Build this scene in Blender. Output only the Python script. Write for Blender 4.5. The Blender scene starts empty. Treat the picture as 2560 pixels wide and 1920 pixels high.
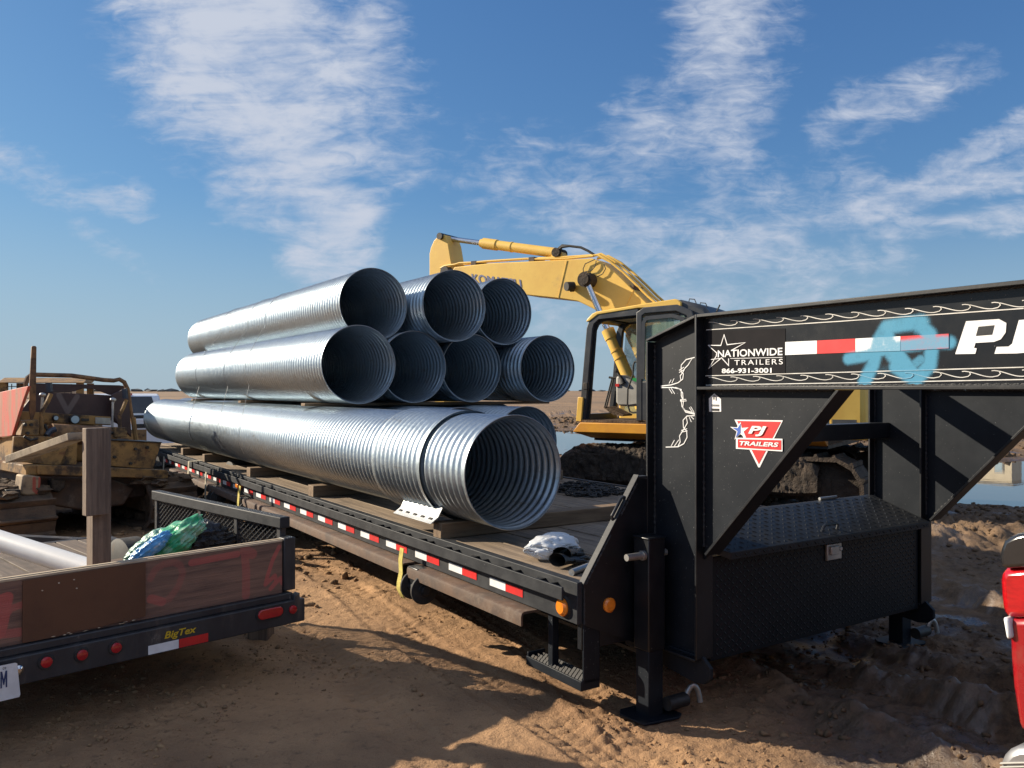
import bpy, bmesh, math, random
import numpy as np
from mathutils import Vector, Matrix
R = math.radians
SC = bpy.context.scene
COL = SC.collection
random.seed(7)

# ------------------------------------------------------------------ camera, sky, sun, exposure
F, CU, CV, H = 2050., 1280., 976., 1.6          # focal length and principal point in photo pixels, eye height
cam = bpy.data.cameras.new('camera'); camo = bpy.data.objects.new('camera', cam); COL.objects.link(camo)
camo.location = (0, 0, H); camo.rotation_euler = (R(90), 0, 0)
cam.sensor_width = 36; cam.lens = 36 * F / 2560; cam.shift_y = 16 / 2560
cam.clip_start = .05; cam.clip_end = 6000
SC.camera = camo
SUN = Vector((-2.01, .594, 1.0)).normalized()   # towards the sun: low, to the left and a little ahead
EL = math.asin(SUN.z); AZ = math.atan2(SUN.x, SUN.y)
SC.view_settings.view_transform = 'Standard'; SC.view_settings.look = 'None'
SC.view_settings.exposure = 0.85; SC.view_settings.gamma = 1
SC.cycles.use_denoising = True
SC.cycles.max_bounces = 8; SC.cycles.transparent_max_bounces = 12
lamp = bpy.data.lights.new('sun', 'SUN'); lamp.energy = 5.0; lamp.angle = R(.53); lamp.color = (1, .875, .69)
lo = bpy.data.objects.new('sun', lamp); COL.objects.link(lo)
lo.rotation_euler = SUN.to_track_quat('Z', 'Y').to_euler()

def seg_dist(nt, co, a, b):
    """distance of a 2-D/3-D coordinate socket to the segment a-b"""
    a = Vector(a).to_3d(); b = Vector(b).to_3d(); ba = b - a
    N = nt.nodes; L = nt.links
    s = N.new('ShaderNodeVectorMath'); s.operation = 'SUBTRACT'; L.new(co, s.inputs[0]); s.inputs[1].default_value = a
    d = N.new('ShaderNodeVectorMath'); d.operation = 'DOT_PRODUCT'; L.new(s.outputs[0], d.inputs[0]); d.inputs[1].default_value = ba / max(ba.length_squared, 1e-9)
    c = N.new('ShaderNodeClamp'); L.new(d.outputs['Value'], c.inputs[0])
    m = N.new('ShaderNodeVectorMath'); m.operation = 'SCALE'; m.inputs[0].default_value = ba; L.new(c.outputs[0], m.inputs['Scale'])
    q = N.new('ShaderNodeVectorMath'); q.operation = 'DISTANCE'; L.new(s.outputs[0], q.inputs[0]); L.new(m.outputs[0], q.inputs[1])
    return q.outputs['Value']
def math_node(nt, op, a, b=None, clamp=False):
    n = nt.nodes.new('ShaderNodeMath'); n.operation = op; n.use_clamp = clamp
    for i, x in enumerate((a, b)):
        if x is None: continue
        if isinstance(x, (int, float)): n.inputs[i].default_value = x
        else: nt.links.new(x, n.inputs[i])
    return n.outputs[0]
def smooth(nt, x, lo_, hi_, o0=0., o1=1.):
    n = nt.nodes.new('ShaderNodeMapRange'); n.interpolation_type = 'SMOOTHSTEP'
    nt.links.new(x, n.inputs[0]); n.inputs[1].default_value = lo_; n.inputs[2].default_value = hi_
    n.inputs[3].default_value = o0; n.inputs[4].default_value = o1
    return n.outputs[0]
def strokes(nt, co, segs):
    """segs: (a, b, radius, soft, weight) -> biggest weight*falloff"""
    out = None
    for a, b, r, soft, w in segs:
        k = smooth(nt, seg_dist(nt, co, a, b), r, r + soft, w, 0.)
        out = k if out is None else math_node(nt, 'MAXIMUM', out, k)
    return out
def noise(nt, co, scale, detail=6, rough=.6, stretch=None, dist=0.):
    if stretch:
        m = nt.nodes.new('ShaderNodeMapping'); nt.links.new(co, m.inputs[0]); m.inputs['Scale'].default_value = stretch; co = m.outputs[0]
    n = nt.nodes.new('ShaderNodeTexNoise'); nt.links.new(co, n.inputs['Vector'])
    n.inputs['Scale'].default_value = scale; n.inputs['Detail'].default_value = detail; n.inputs['Roughness'].default_value = rough
    n.inputs['Distortion'].default_value = dist
    return n.outputs['Fac']

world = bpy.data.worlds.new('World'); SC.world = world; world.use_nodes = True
def _vm(N, op):
    n = N.new('ShaderNodeVectorMath'); n.operation = op; return n
def build_world():
    nt = world.node_tree; N = nt.nodes; L = nt.links; N.clear()
    sky = N.new('ShaderNodeTexSky'); sky.sky_type = 'NISHITA'; sky.sun_disc = False
    sky.sun_elevation = EL; sky.sun_rotation = AZ; sky.air_density = 1.0; sky.dust_density = .35; sky.ozone_density = 4.0; sky.altitude = 0
    tc = N.new('ShaderNodeTexCoord'); d = tc.outputs['Generated']
    sp = N.new('ShaderNodeSeparateXYZ'); L.new(d, sp.inputs[0])
    y = math_node(nt, 'MAXIMUM', sp.outputs[1], .02)
    a = math_node(nt, 'DIVIDE', sp.outputs[0], y); b = math_node(nt, 'DIVIDE', sp.outputs[2], y)
    cb = N.new('ShaderNodeCombineXYZ'); L.new(a, cb.inputs[0]); L.new(b, cb.inputs[1]); co = cb.outputs[0]
    P = lambda u, v: ((u - CU) / F, (CV - v) / F, 0)
    S = lambda u0, v0, u1, v1, r, soft, w: (P(u0, v0), P(u1, v1), r / F, soft / F, w)
    segs = [S(500, -200, 620, 120, 80, 400, 1.06), S(640, 150, 720, 360, 40, 310, 1.05), S(720, 360, 850, 560, 14, 190, 1.02),
            S(860, 120, 940, 340, 20, 260, .80), S(760, 660, 880, 640, 8, 110, .80), S(0, 400, 330, 520, 8, 110, .66),
            S(560, 490, 880, 590, 6, 110, .72), S(200, 560, 390, 700, 3, 70, .52),
            S(1880, -150, 1800, 240, 20, 260, .80), S(1800, 240, 1620, 340, 16, 210, .72), S(1820, 330, 1800, 460, 10, 180, .68),
            S(1250, 450, 1750, 480, 40, 200, .54), S(2460, 150, 2060, 330, 4, 120, .62), S(2110, 250, 2330, 220, 3, 80, .5),
            S(2600, 300, 2330, 440, 5, 80, .86), S(2560, 420, 2220, 500, 5, 95, .80), S(2220, 510, 1900, 590, 5, 115, .70),
            S(1550, 620, 2100, 560, 60, 230, .60), S(1400, 760, 2200, 640, 40, 160, .58), S(2100, 720, 1650, 800, 5, 100, .56),
            S(2560, 540, 2100, 600, 5, 80, .62), S(1500, 800, 1400, 960, 10, 170, .50)]
    m = strokes(nt, co, segs)
    def streak(rot, sx, sy, sc, det, ro, dist):
        ma = N.new('ShaderNodeMapping'); L.new(co, ma.inputs[0]); ma.inputs['Rotation'].default_value = (0, 0, R(rot)); ma.inputs['Scale'].default_value = (sx, sy, 1)
        return noise(nt, ma.outputs[0], sc, det, ro, dist=dist)
    n1 = streak(-12, 9, 17, 1., 10, .62, .5); n2 = streak(6, 26, 62, 1., 8, .6, .9); n3 = noise(nt, co, 4.5, 3, .5); n4 = streak(-24, 5, 34, 1., 8, .6, .6)
    n = math_node(nt, 'ADD', math_node(nt, 'ADD', math_node(nt, 'MULTIPLY', n1, .40), math_node(nt, 'MULTIPLY', n4, .18)), math_node(nt, 'ADD', math_node(nt, 'MULTIPLY', n2, .26), math_node(nt, 'MULTIPLY', n3, .16)))
    dens = math_node(nt, 'ADD', m, math_node(nt, 'MULTIPLY', math_node(nt, 'SUBTRACT', n, .5), 3.3))
    cov = smooth(nt, dens, .25, 1.15)
    cov = math_node(nt, 'MULTIPLY', cov, smooth(nt, m, .03, .34))
    cov = math_node(nt, 'MULTIPLY', cov, smooth(nt, math_node(nt, 'ADD', math_node(nt, 'MULTIPLY', n4, .5), math_node(nt, 'MULTIPLY', n1, .5)), .36, .60, .66, .98))
    # added unseen clouds over the rest of the dome, brightened to fill the shade
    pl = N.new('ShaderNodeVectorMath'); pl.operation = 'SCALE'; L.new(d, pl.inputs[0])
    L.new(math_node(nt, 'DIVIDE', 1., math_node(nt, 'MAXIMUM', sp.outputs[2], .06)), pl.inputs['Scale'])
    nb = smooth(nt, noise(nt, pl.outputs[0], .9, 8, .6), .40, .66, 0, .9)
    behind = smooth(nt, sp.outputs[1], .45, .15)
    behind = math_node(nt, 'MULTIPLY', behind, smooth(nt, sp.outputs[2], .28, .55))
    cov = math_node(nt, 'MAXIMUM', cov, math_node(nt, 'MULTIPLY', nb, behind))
    cov = math_node(nt, 'MULTIPLY', cov, smooth(nt, sp.outputs[2], .0, .06))
    ST = .095
    vm = lambda op, a_, b_: (lambda n_: (L.new(a_, n_.inputs[0]) if not isinstance(a_, tuple) else setattr(n_.inputs[0], 'default_value', a_), L.new(b_, n_.inputs[1]) if not isinstance(b_, tuple) else setattr(n_.inputs[1], 'default_value', b_), n_.outputs[0])[2])(_vm(N, op))
    m_ = vm('MULTIPLY', sky.outputs[0], (.48 * ST, .735 * ST, 1.15 * ST))
    den = vm('ADD', vm('MULTIPLY', m_, (1.0, 1.3, 1.4)), (1., 1., 1.))
    skyc = vm('MULTIPLY', vm('DIVIDE', m_, den), (1 / ST, 1 / ST, 1 / ST))
    hz = N.new('ShaderNodeMix'); hz.data_type = 'RGBA'; L.new(smooth(nt, sp.outputs[2], .0, .24, .72, 0.), hz.inputs['Factor']); L.new(skyc, hz.inputs['A'])
    hz.inputs['B'].default_value = (.205 / ST, .275 / ST, .33 / ST, 1); skyc = hz.outputs['Result']
    gm = N.new('ShaderNodeMix'); gm.data_type = 'RGBA'; gm.blend_type = 'MIX'
    L.new(cov, gm.inputs['Factor']); L.new(skyc, gm.inputs['A'])
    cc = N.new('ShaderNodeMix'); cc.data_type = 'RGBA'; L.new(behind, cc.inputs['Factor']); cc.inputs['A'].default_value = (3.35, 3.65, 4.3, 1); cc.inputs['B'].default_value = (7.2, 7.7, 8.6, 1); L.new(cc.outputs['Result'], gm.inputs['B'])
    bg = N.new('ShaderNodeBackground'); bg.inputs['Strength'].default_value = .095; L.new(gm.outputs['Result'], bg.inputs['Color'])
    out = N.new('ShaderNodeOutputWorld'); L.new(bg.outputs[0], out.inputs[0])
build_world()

# ------------------------------------------------------------------ frames (plan position and heading of each machine)
class Frame:
    def __init__(s, deg, ox=0., oy=0.):
        s.deg = deg; s.c = math.cos(R(deg)); s.s = math.sin(R(deg)); s.ox = ox; s.oy = oy
    def pix(s, q, x=None, y=None, z=None, Y=None):
        """where the sight line through photo pixel q meets a plane of this frame"""
        dx = (q[0] - CU) / F; dz = (CV - q[1]) / F
        if Y is None:
            if z is not None: Y = (z - H) / dz
            elif x is not None: Y = (x + s.ox * s.c + s.oy * s.s) / (dx * s.c + s.s)
            else: Y = (y - s.ox * s.s + s.oy * s.c) / (-dx * s.s + s.c)
        X = dx * Y - s.ox; Y2 = Y - s.oy
        return Vector((X * s.c + Y2 * s.s, -X * s.s + Y2 * s.c, H + dz * Y))
    def wor(s, x, y, z=0.):
        return Vector((s.ox + x * s.c - y * s.s, s.oy + x * s.s + y * s.c, z))
def zm(ox, oy, k): return lambda x, y: (ox + x * k, oy + y * k)
W = Frame(0); T = Frame(33.1); B = Frame(45.6)
BASE = {}
def tag(o, label=None, cat=None, group=None, kind=None):
    if label: o['label'] = label
    if cat: o['category'] = cat
    if group: o['group'] = group
    if kind: o['kind'] = kind
    return o
def thing(name, label, cat, fr=W, base=(0, 0, 0), group=None):
    o = bpy.data.objects.new(name, None); COL.objects.link(o); o.empty_display_size = .2
    o.location = fr.wor(*base); o.rotation_euler = (0, 0, R(fr.deg)); BASE[o.name] = Vector(base)
    return tag(o, label, cat, group)

# ------------------------------------------------------------------ mesh builder
class MB:
    def __init__(s): s.v = []; s.f = []
    def add(s, vs, fs):
        k = len(s.v); s.v += [tuple(p) for p in vs]; s.f += [tuple(i + k for i in f) for f in fs]; return s
    def box(s, x0, x1, y0, y1, z0, z1):
        return s.add([(x, y, z) for x in (x0, x1) for y in (y0, y1) for z in (z0, z1)],
                     [(0, 1, 3, 2), (4, 6, 7, 5), (0, 4, 5, 1), (2, 3, 7, 6), (0, 2, 6, 4), (1, 5, 7, 3)])
    def slab(s, pts, vec):
        pts = [Vector(p) for p in pts]; vec = Vector(vec); n = len(pts)
        return s.add(pts + [p + vec for p in pts], [tuple(range(n)), tuple(range(2 * n - 1, n - 1, -1))] + [(i, (i + 1) % n, n + (i + 1) % n, n + i) for i in range(n)])
    def bar(s, p, q, w, h, up=(0, 0, 1)):
        p = Vector(p); q = Vector(q); d = (q - p).normalized(); up = Vector(up)
        sx = d.cross(up).normalized() * w / 2; sy = sx.cross(d).normalized() * h / 2
        return s.slab([p - sx - sy, p + sx - sy, p + sx + sy, p - sx + sy], q - p)
    def tube(s, path, r, seg=10, closed=False, caps=True):
        path = [Vector(p) for p in path]; n = len(path); rs = r if isinstance(r, (list, tuple)) else [r] * n
        vs = []; prev = None
        for i in range(n):
            a = path[(i - 1) % n] if (closed or i > 0) else path[i]; b = path[(i + 1) % n] if (closed or i < n - 1) else path[i]
            d = (b - a).normalized()
            if prev is None:
                u = d.orthogonal().normalized()
            else:
                u = (prev - d * prev.dot(d)); u = u.normalized() if u.length > 1e-6 else d.orthogonal().normalized()
            prev = u; w = d.cross(u)
            vs += [path[i] + (u * math.cos(t) + w * math.sin(t)) * rs[i] for t in [2 * math.pi * j / seg for j in range(seg)]]
        fs = []
        for i in range(n if closed else n - 1):
            i2 = (i + 1) % n
            fs += [(i * seg + j, i * seg + (j + 1) % seg, i2 * seg + (j + 1) % seg, i2 * seg + j) for j in range(seg)]
        if caps and not closed: fs += [tuple(range(seg - 1, -1, -1)), tuple(range((n - 1) * seg, n * seg))]
        return s.add(vs, fs)
    def cyl(s, p, q, r, seg=20, r2=None): return s.tube([p, q], [r, r if r2 is None else r2], seg)
    def strip(s, pts, w, fn, d0, d1, closed=False):
        """a bent flat bar: 2-D centre line pts of width w, extruded from depth d0 to d1; fn(a, b, d) -> point"""
        pts = [Vector(p) for p in pts]; n = len(pts); l = []; r = []
        for i in range(n):
            a = pts[max(i - 1, 0)]; b = pts[min(i + 1, n - 1)]
            d1_ = (pts[i] - a); d2_ = (b - pts[i])
            d1_ = d1_.normalized() if d1_.length > 1e-9 else d2_.normalized(); d2_ = d2_.normalized() if d2_.length > 1e-9 else d1_
            d = (d1_ + d2_); d = d.normalized() if d.length > 1e-9 else d1_
            k = 1 / max(.5, d.dot(d1_)); nn = Vector((-d.y, d.x)) * w / 2 * k
            l.append(pts[i] + nn); r.append(pts[i] - nn)
        vs = [fn(p.x, p.y, d) for d in (d0, d1) for p in l + r]; m = 2 * n; fs = []
        for i in range(n - 1):
            for o in (0, m): fs.append((o + i, o + i + 1, o + n + i + 1, o + n + i) if o else (i, n + i, n + i + 1, i + 1))
            fs += [(i, i + 1, m + i + 1, m + i), (n + i, m + n + i, m + n + i + 1, n + i + 1)]
        fs += [(0, m, m + n, n), (n - 1, 2 * n - 1, m + 2 * n - 1, m + n - 1)]
        return s.add(vs, fs)
    def lump(s, c, r, seed=0, amp=.25, sub=2, sq=(1, 1, 1)):
        bm = bmesh.new(); bmesh.ops.create_icosphere(bm, subdivisions=sub, radius=1)
        rnd = random.Random(seed); ph = [rnd.uniform(0, 6.3) for _ in range(9)]
        vs = []
        for v in bm.verts:
            p = v.co; k = 1 + amp * (math.sin(3.1 * p.x + ph[0]) * math.sin(2.7 * p.y + ph[1]) + .6 * math.sin(5.3 * p.z + ph[2] + 2 * p.x) + .5 * math.sin(7.1 * p.x + ph[3]) * math.sin(6.7 * p.z + ph[4]) + .4 * math.sin(9 * p.y + ph[5] + 3 * p.z))
            vs.append(Vector((p.x * sq[0], p.y * sq[1], p.z * sq[2])) * r * k + Vector(c))
        bm.verts.index_update(); fs = [tuple(v.index for v in f.verts) for f in bm.faces]; bm.free()
        return s.add(vs, fs)
    def lozenges(s, o, ux, uy, nx, ny, L_, Wd, h):
        """raised tread bars of checker plate on the face o + a*ux + b*uy (ux, uy span the face)"""
        o = Vector(o); ux = Vector(ux); uy = Vector(uy); ex = ux.normalized(); ey = uy.normalized(); nn = ex.cross(ey)
        for i in range(nx):
            for j in range(ny):
                c = o + ux * ((i + .5) / nx) + uy * ((j + .5) / ny); k = 1 if (i + j) % 2 else -1
                e = (ex + ey * k).normalized(); g = nn.cross(e)
                s.add([c - e * L_ / 2, c - g * Wd / 2, c + e * L_ / 2, c + g * Wd / 2, c - e * L_ * .2 + nn * h, c + e * L_ * .2 + nn * h],
                      [(0, 1, 5, 4), (1, 2, 5), (2, 3, 4, 5), (3, 0, 4)])
        return s
    def mesh(s, name, off=Vector((0, 0, 0)), fixn=True, sm=True):
        me = bpy.data.meshes.new(name); me.from_pydata([Vector(p) - off for p in s.v], [], s.f); me.update()
        if fixn:
            bm = bmesh.new(); bm.from_mesh(me); bmesh.ops.recalc_face_normals(bm, faces=bm.faces); bm.to_mesh(me); bm.free()
        if sm:
            me.shade_smooth(); me.set_sharp_from_angle(angle=R(34))
        return me
    def build(s, name, m, parent, bevel=0, label=None, fixn=True):
        root = parent
        while root.parent: root = root.parent
        me = s.mesh(name, BASE[root.name], fixn); me.materials.append(m)
        o = bpy.data.objects.new(name, me); COL.objects.link(o); o.parent = parent
        if bevel: bev(o, bevel)
        if label: o['label'] = label
        return o
    def single(s, name, m, label, cat, fr=W, base=(0, 0, 0), group=None, bevel=0, kind=None, fixn=True):
        me = s.mesh(name, Vector(base), fixn); me.materials.append(m)
        o = bpy.data.objects.new(name, me); COL.objects.link(o)
        o.location = fr.wor(*base); o.rotation_euler = (0, 0, R(fr.deg)); BASE[o.name] = Vector(base)
        if bevel: bev(o, bevel)
        return tag(o, label, cat, group, kind)
def bev(o, w):
    b = o.modifiers.new('bevel', 'BEVEL'); b.width = w; b.segments = 2; b.limit_method = 'ANGLE'; b.angle_limit = R(40)
def copy_tree(o, parent=None):
    c = o.copy(); COL.objects.link(c); c.parent = parent
    for ch in [x for x in o.children]: copy_tree(ch, c)
    return c
def text(s, p0, p1, h, up, m, parent, name='lettering', bold=0., shear=0., depth=.002, spacing=1.):
    """writing on a surface: from p0 to p1 along its baseline, capitals h tall towards up"""
    cu = bpy.data.curves.new(name, 'FONT'); cu.body = s; cu.offset = bold; cu.shear = shear; cu.space_character = spacing; cu.resolution_u = 4
    ob = bpy.data.objects.new(name, cu); COL.objects.link(ob)
    me = bpy.data.meshes.new_from_object(ob.evaluated_get(bpy.context.evaluated_depsgraph_get()))
    bpy.data.objects.remove(ob); bpy.data.curves.remove(cu)
    co = np.empty(len(me.vertices) * 3); me.vertices.foreach_get('co', co); co = co.reshape(-1, 3)
    p0 = Vector(p0); ex = Vector(p1) - p0; up = Vector(up).normalized()
    x0, x1 = co[:, 0].min(), co[:, 0].max(); y0, y1 = co[:, 1].min(), co[:, 1].max()
    nn = ex.cross(up).normalized() * depth
    b = MB(); fs = [tuple(p.vertices) for p in me.polygons]
    vs = [p0 + ex * ((c[0] - x0) / (x1 - x0)) + up * ((c[1] - y0) / (y1 - y0) * h) + nn for c in co]
    bpy.data.meshes.remove(me)
    b.add(vs, fs)
    return b.build(name, m, parent, fixn=False)

# ------------------------------------------------------------------ materials
def mat(name, c1, c2=None, sc=4., rough=.6, rvar=.15, metal=0., bump=0., bsc=60., bdist=.01, stretch=None, dirt=None, spots=None, coat=0., lo_=.35, hi_=.68, trans=0., alpha=1., extra=None, spec=.5, sheen=0.):
    m = bpy.data.materials.new(name); m.use_nodes = True; nt = m.node_tree; N = nt.nodes; L = nt.links
    p = N['Principled BSDF']; tc = N.new('ShaderNodeTexCoord'); co = tc.outputs['Object']
    if stretch:
        mp = N.new('ShaderNodeMapping'); L.new(co, mp.inputs[0]); mp.inputs['Scale'].default_value = stretch; cs = mp.outputs[0]
    else: cs = co
    def mix(f, a, b):
        g = N.new('ShaderNodeMix'); g.data_type = 'RGBA'; L.new(f, g.inputs['Factor'])
        for sck, v in (('A', a), ('B', b)):
            if isinstance(v, tuple): g.inputs[sck].default_value = (*v, 1)
            else: L.new(v, g.inputs[sck])
        return g.outputs['Result']
    n1 = noise(nt, cs, sc, 9, .65)
    if c2 is None: c2 = tuple(x * .72 for x in c1)
    col = mix(smooth(nt, n1, lo_, hi_), c1, c2)
    rg = math_node(nt, 'ADD', rough - rvar / 2, math_node(nt, 'MULTIPLY', n1, rvar))
    for dd in (dirt if isinstance(dirt, list) else [dirt] if dirt else []):
        dc, dsc, a, b = dd[:4]; k = smooth(nt, noise(nt, co, dsc, 10, .7, dd[4] if len(dd) > 4 else None), a, b)
        col = mix(k, col, dc); rg = math_node(nt, 'ADD', rg, math_node(nt, 'MULTIPLY', k, .25), True)
    if spots:
        dc, dsc, a, b = spots; k = smooth(nt, noise(nt, co, dsc, 3, .5), a, b); col = mix(k, col, dc)
        rg = math_node(nt, 'ADD', rg, math_node(nt, 'MULTIPLY', k, .3), True)
    if extra: col = extra(nt, co, col, mix)
    L.new(col, p.inputs['Base Color']); L.new(rg, p.inputs['Roughness'])
    p.inputs['Metallic'].default_value = metal; p.inputs['Coat Weight'].default_value = coat; p.inputs['Coat Roughness'].default_value = .12
    p.inputs['Transmission Weight'].default_value = trans; p.inputs['Alpha'].default_value = alpha; p.inputs['Specular IOR Level'].default_value = spec
    if bump:
        bn = N.new('ShaderNodeBump'); bn.inputs['Strength'].default_value = bump; bn.inputs['Distance'].default_value = bdist
        L.new(noise(nt, cs, bsc, 8, .65), bn.inputs['Height']); L.new(bn.outputs[0], p.inputs['Normal'])
    return m
def px_stroke(fr, z_, pts, r, soft, w=1., off=Vector((0, 0, 0)), x=None, y=None):
    ps = [fr.pix(z_(*q), x=x, y=y) - off for q in pts]
    return [(ps[i], ps[i + 1], r, soft, w) for i in range(len(ps) - 1)]
def paint(colour, segs, edge=.9, grain=18.):
    """sprayed paint: a soft edged mask of strokes lying on the surface"""
    def fn(nt, co, col, mix):
        k = strokes(nt, co, segs)
        sp_ = math_node(nt, 'MULTIPLY', math_node(nt, 'SUBTRACT', noise(nt, co, grain * 12, 4, .75), .5), 1.1)
        k = math_node(nt, 'MULTIPLY', k, smooth(nt, math_node(nt, 'ADD', k, math_node(nt, 'MULTIPLY', sp_, smooth(nt, k, 0., .25))), .22, 1.0))
        k = math_node(nt, 'MULTIPLY', k, smooth(nt, noise(nt, co, grain, 6, .7), .22, .5, .70, 1.))
        return mix(k, col, colour)
    return fn
DUST = (.20, .15, .10)
BLACK = (.012, .013, .016)
M = {}
BLACK = (.0042, .0056, .0085)
M['black'] = mat('black_paint', BLACK, (.0085, .0102, .0135), 6, .40, .2, dirt=((.036, .035, .034), 3.5, .58, .95), spots=((.28, .27, .25), 75, .74, .80), bump=.05, bsc=30)
M['dusty'] = mat('dusty_black_paint', (.0058, .0085, .0130), (.010, .0130, .0180), 5, .5, .2, dirt=[((.028, .031, .034), 4, .55, .95), ((.040, .037, .033), 9, .62, .9, (1, 1, .12))], spots=((.18, .185, .19), 120, .69, .77), spec=.22)
M['rail'] = mat('scuffed_black_steel', (.014, .016, .020), (.030, .032, .036), 7, .58, .2, dirt=((.08, .072, .062), 5, .58, .85, (1, .25, 1)), spots=((.28, .28, .28), 80, .73, .8), bump=.12, bsc=40, spec=.3)
M['rust'] = mat('rusty_steel', (.10, .055, .032), (.055, .035, .026), 6, .7, .2, dirt=((.16, .12, .09), 9, .5, .75), spots=((.26, .22, .18), 50, .68, .8), bump=.25, bsc=55)
M['deck'] = mat('weathered_deck_wood', (.27, .20, .135), (.145, .105, .072), 3.2, .8, .1, stretch=(9, .5, 9), bump=.35, bsc=14, dirt=((.10, .072, .05), 2.2, .5, .8), spots=((.07, .05, .035), 34, .66, .74))
M['darkdeck'] = mat('dark_wet_deck_wood', (.13, .092, .066), (.065, .047, .036), 3.2, .75, .15, stretch=(9, .5, 9), bump=.35, bsc=14, dirt=((.04, .03, .024), 2.2, .48, .7))
M['timber'] = mat('timber', (.20, .135, .08), (.11, .07, .042), 3, .8, .1, stretch=(.7, 9, 9), bump=.3, bsc=12, dirt=((.08, .058, .04), 4, .5, .8))
M['oldwood'] = mat('old_grey_wood', (.20, .145, .105), (.10, .07, .052), 3.2, .8, .1, stretch=(9, 9, .6), bump=.4, bsc=12, dirt=((.06, .045, .04), 5, .5, .8))
M['white'] = mat('white_decal', (.72, .73, .74), (.60, .60, .60), 9, .5, .2, dirt=((.30, .27, .23), 14, .62, .9))
M['red'] = mat('red_reflector', (.60, .022, .022), (.45, .02, .02), 9, .4, .2, dirt=((.20, .09, .07), 12, .62, .9))
M['blue'] = mat('blue_decal', (.03, .10, .42), (.03, .08, .34), 9, .5)
M['silver'] = mat('pinstripe', (.62, .60, .56), (.45, .43, .40), 12, .4)
M['amber'] = mat('amber_lens', (.80, .24, .02), (.62, .17, .015), 14, .25, .1, coat=.5)
M['redlens'] = mat('red_lens', (.42, .012, .018), (.32, .01, .015), 14, .2, .1, coat=.6)
M['chrome'] = mat('polished_steel', (.62, .63, .65), (.5, .5, .52), 8, .2, .15, metal=1.)
M['zinc'] = mat('dull_zinc', (.45, .45, .44), (.32, .31, .30), 9, .45, .2, metal=.8)
M['rubber'] = mat('black_rubber', (.014, .014, .015), (.03, .028, .026), 8, .75, .2, dirt=((.12, .085, .055), 5, .5, .8), bump=.2, bsc=30)
M['glass'] = mat('dark_glass', (.02, .025, .03), (.03, .035, .04), 3, .06, .03, coat=.5)
M['excavator'] = mat('excavator_yellow', (.79, .51, .11), (.71, .43, .085), 2, .42, .2, dirt=[((.40, .23, .07), 2.2, .56, .82), ((.10, .07, .05), 6, .68, .84)], spots=((.12, .08, .05), 40, .72, .78), bump=.03)
M['orange'] = mat('step_orange_yellow', (.70, .33, .03), (.58, .25, .03), 3, .45, .2, dirt=[((.16, .10, .07), 4, .60, .8)], spots=((.10, .06, .04), 40, .7, .78))
M['dozer'] = mat('worn_dozer_yellow', (.32, .175, .048), (.19, .105, .038), 4, .65, .2, dirt=[((.045, .030, .022), 3.4, .47, .62), ((.16, .075, .035), 9, .54, .7)], spots=((.03, .022, .018), 45, .66, .74), bump=.15, bsc=30)
M['mud'] = mat('caked_mud', (.13, .085, .052), (.065, .044, .030), 7, .85, .25, bump=.9, bsc=26, bdist=.03, spec=.3)
M['darkshademud'] = mat('dark_and_shaded_mud', (.070, .050, .036), (.032, .026, .021), 6, .8, .25, bump=.9, bsc=24, bdist=.03, spec=.3)  # dark mud; on the excavator tracks their shade is put into this colour
M['cab'] = mat('dark_grey_cab_paint', (.035, .038, .044), (.05, .052, .056), 5, .42, .2, dirt=((.12, .10, .075), 5, .56, .85), spots=((.2, .17, .13), 50, .72, .8))
M['greyplastic'] = mat('grey_plastic', (.36, .35, .32), (.27, .26, .24), 5, .6, .15, dirt=((.17, .12, .08), 7, .55, .8))
M['steel'] = mat('dark_steel', (.06, .058, .056), (.035, .033, .032), 9, .5, .25, metal=.6, dirt=((.11, .08, .055), 8, .55, .8), bump=.1)
M['palezinc'] = mat('pale_zinc', (.40, .41, .42), (.32, .33, .34), 9, .55, .15, metal=.6)
M['strap'] = mat('yellow_webbing', (.50, .42, .10), (.36, .29, .07), 8, .85, .1, stretch=(30, 2, 2), bump=.3, bsc=30)
M['tanstrap'] = mat('faded_webbing', (.42, .38, .28), (.3, .26, .19), 8, .85, .1)
M['redpaint'] = mat('red_primer_sheet', (.52, .10, .075), (.34, .16, .11), 2.5, .6, .2, stretch=(4, 4, .6), lo_=.42, hi_=.62, dirt=((.30, .22, .16), 5, .5, .7, (5, 5, .7)), spots=((.08, .05, .04), 40, .68, .75))
M['maroon'] = mat('dark_brown_sheet', (.060, .030, .028), (.040, .022, .022), 4, .65, .2, dirt=((.09, .06, .045), 6, .55, .8))
M['whitecar'] = mat('white_car_paint', (.72, .73, .75), (.66, .67, .69), 1.5, .3, .1, coat=.6)
M['redcar'] = mat('red_car_paint', (.26, .004, .009), (.22, .004, .008), 1.5, .28, .1, coat=.9, dirt=((.20, .10, .07), 7, .50, .9))
M['pvc'] = mat('white_pvc', (.78, .77, .74), (.70, .68, .64), 3, .35, .15, dirt=((.34, .26, .17), 6, .64, .85), spots=((.2, .15, .1), 40, .74, .8))
M['plywood'] = mat('brown_plywood', (.115, .050, .023), (.088, .038, .019), 3, .8, .1, bump=.1, dirt=((.12, .055, .025), 2, .5, .85))
M['plyedge'] = mat('pale_wood_edge', (.50, .40, .28), (.36, .27, .18), 6, .8, .1, stretch=(3, 30, 30), dirt=((.16, .12, .09), 10, .6, .8))
M['green'] = mat('green_plastic_bag', (.03, .40, .17), (.32, .55, .40), 9, .3, .2, lo_=.4, hi_=.7, dirt=((.60, .62, .50), 6, .55, .68), coat=.1, bump=.35, bsc=16, bdist=.02, trans=.25)
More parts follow.
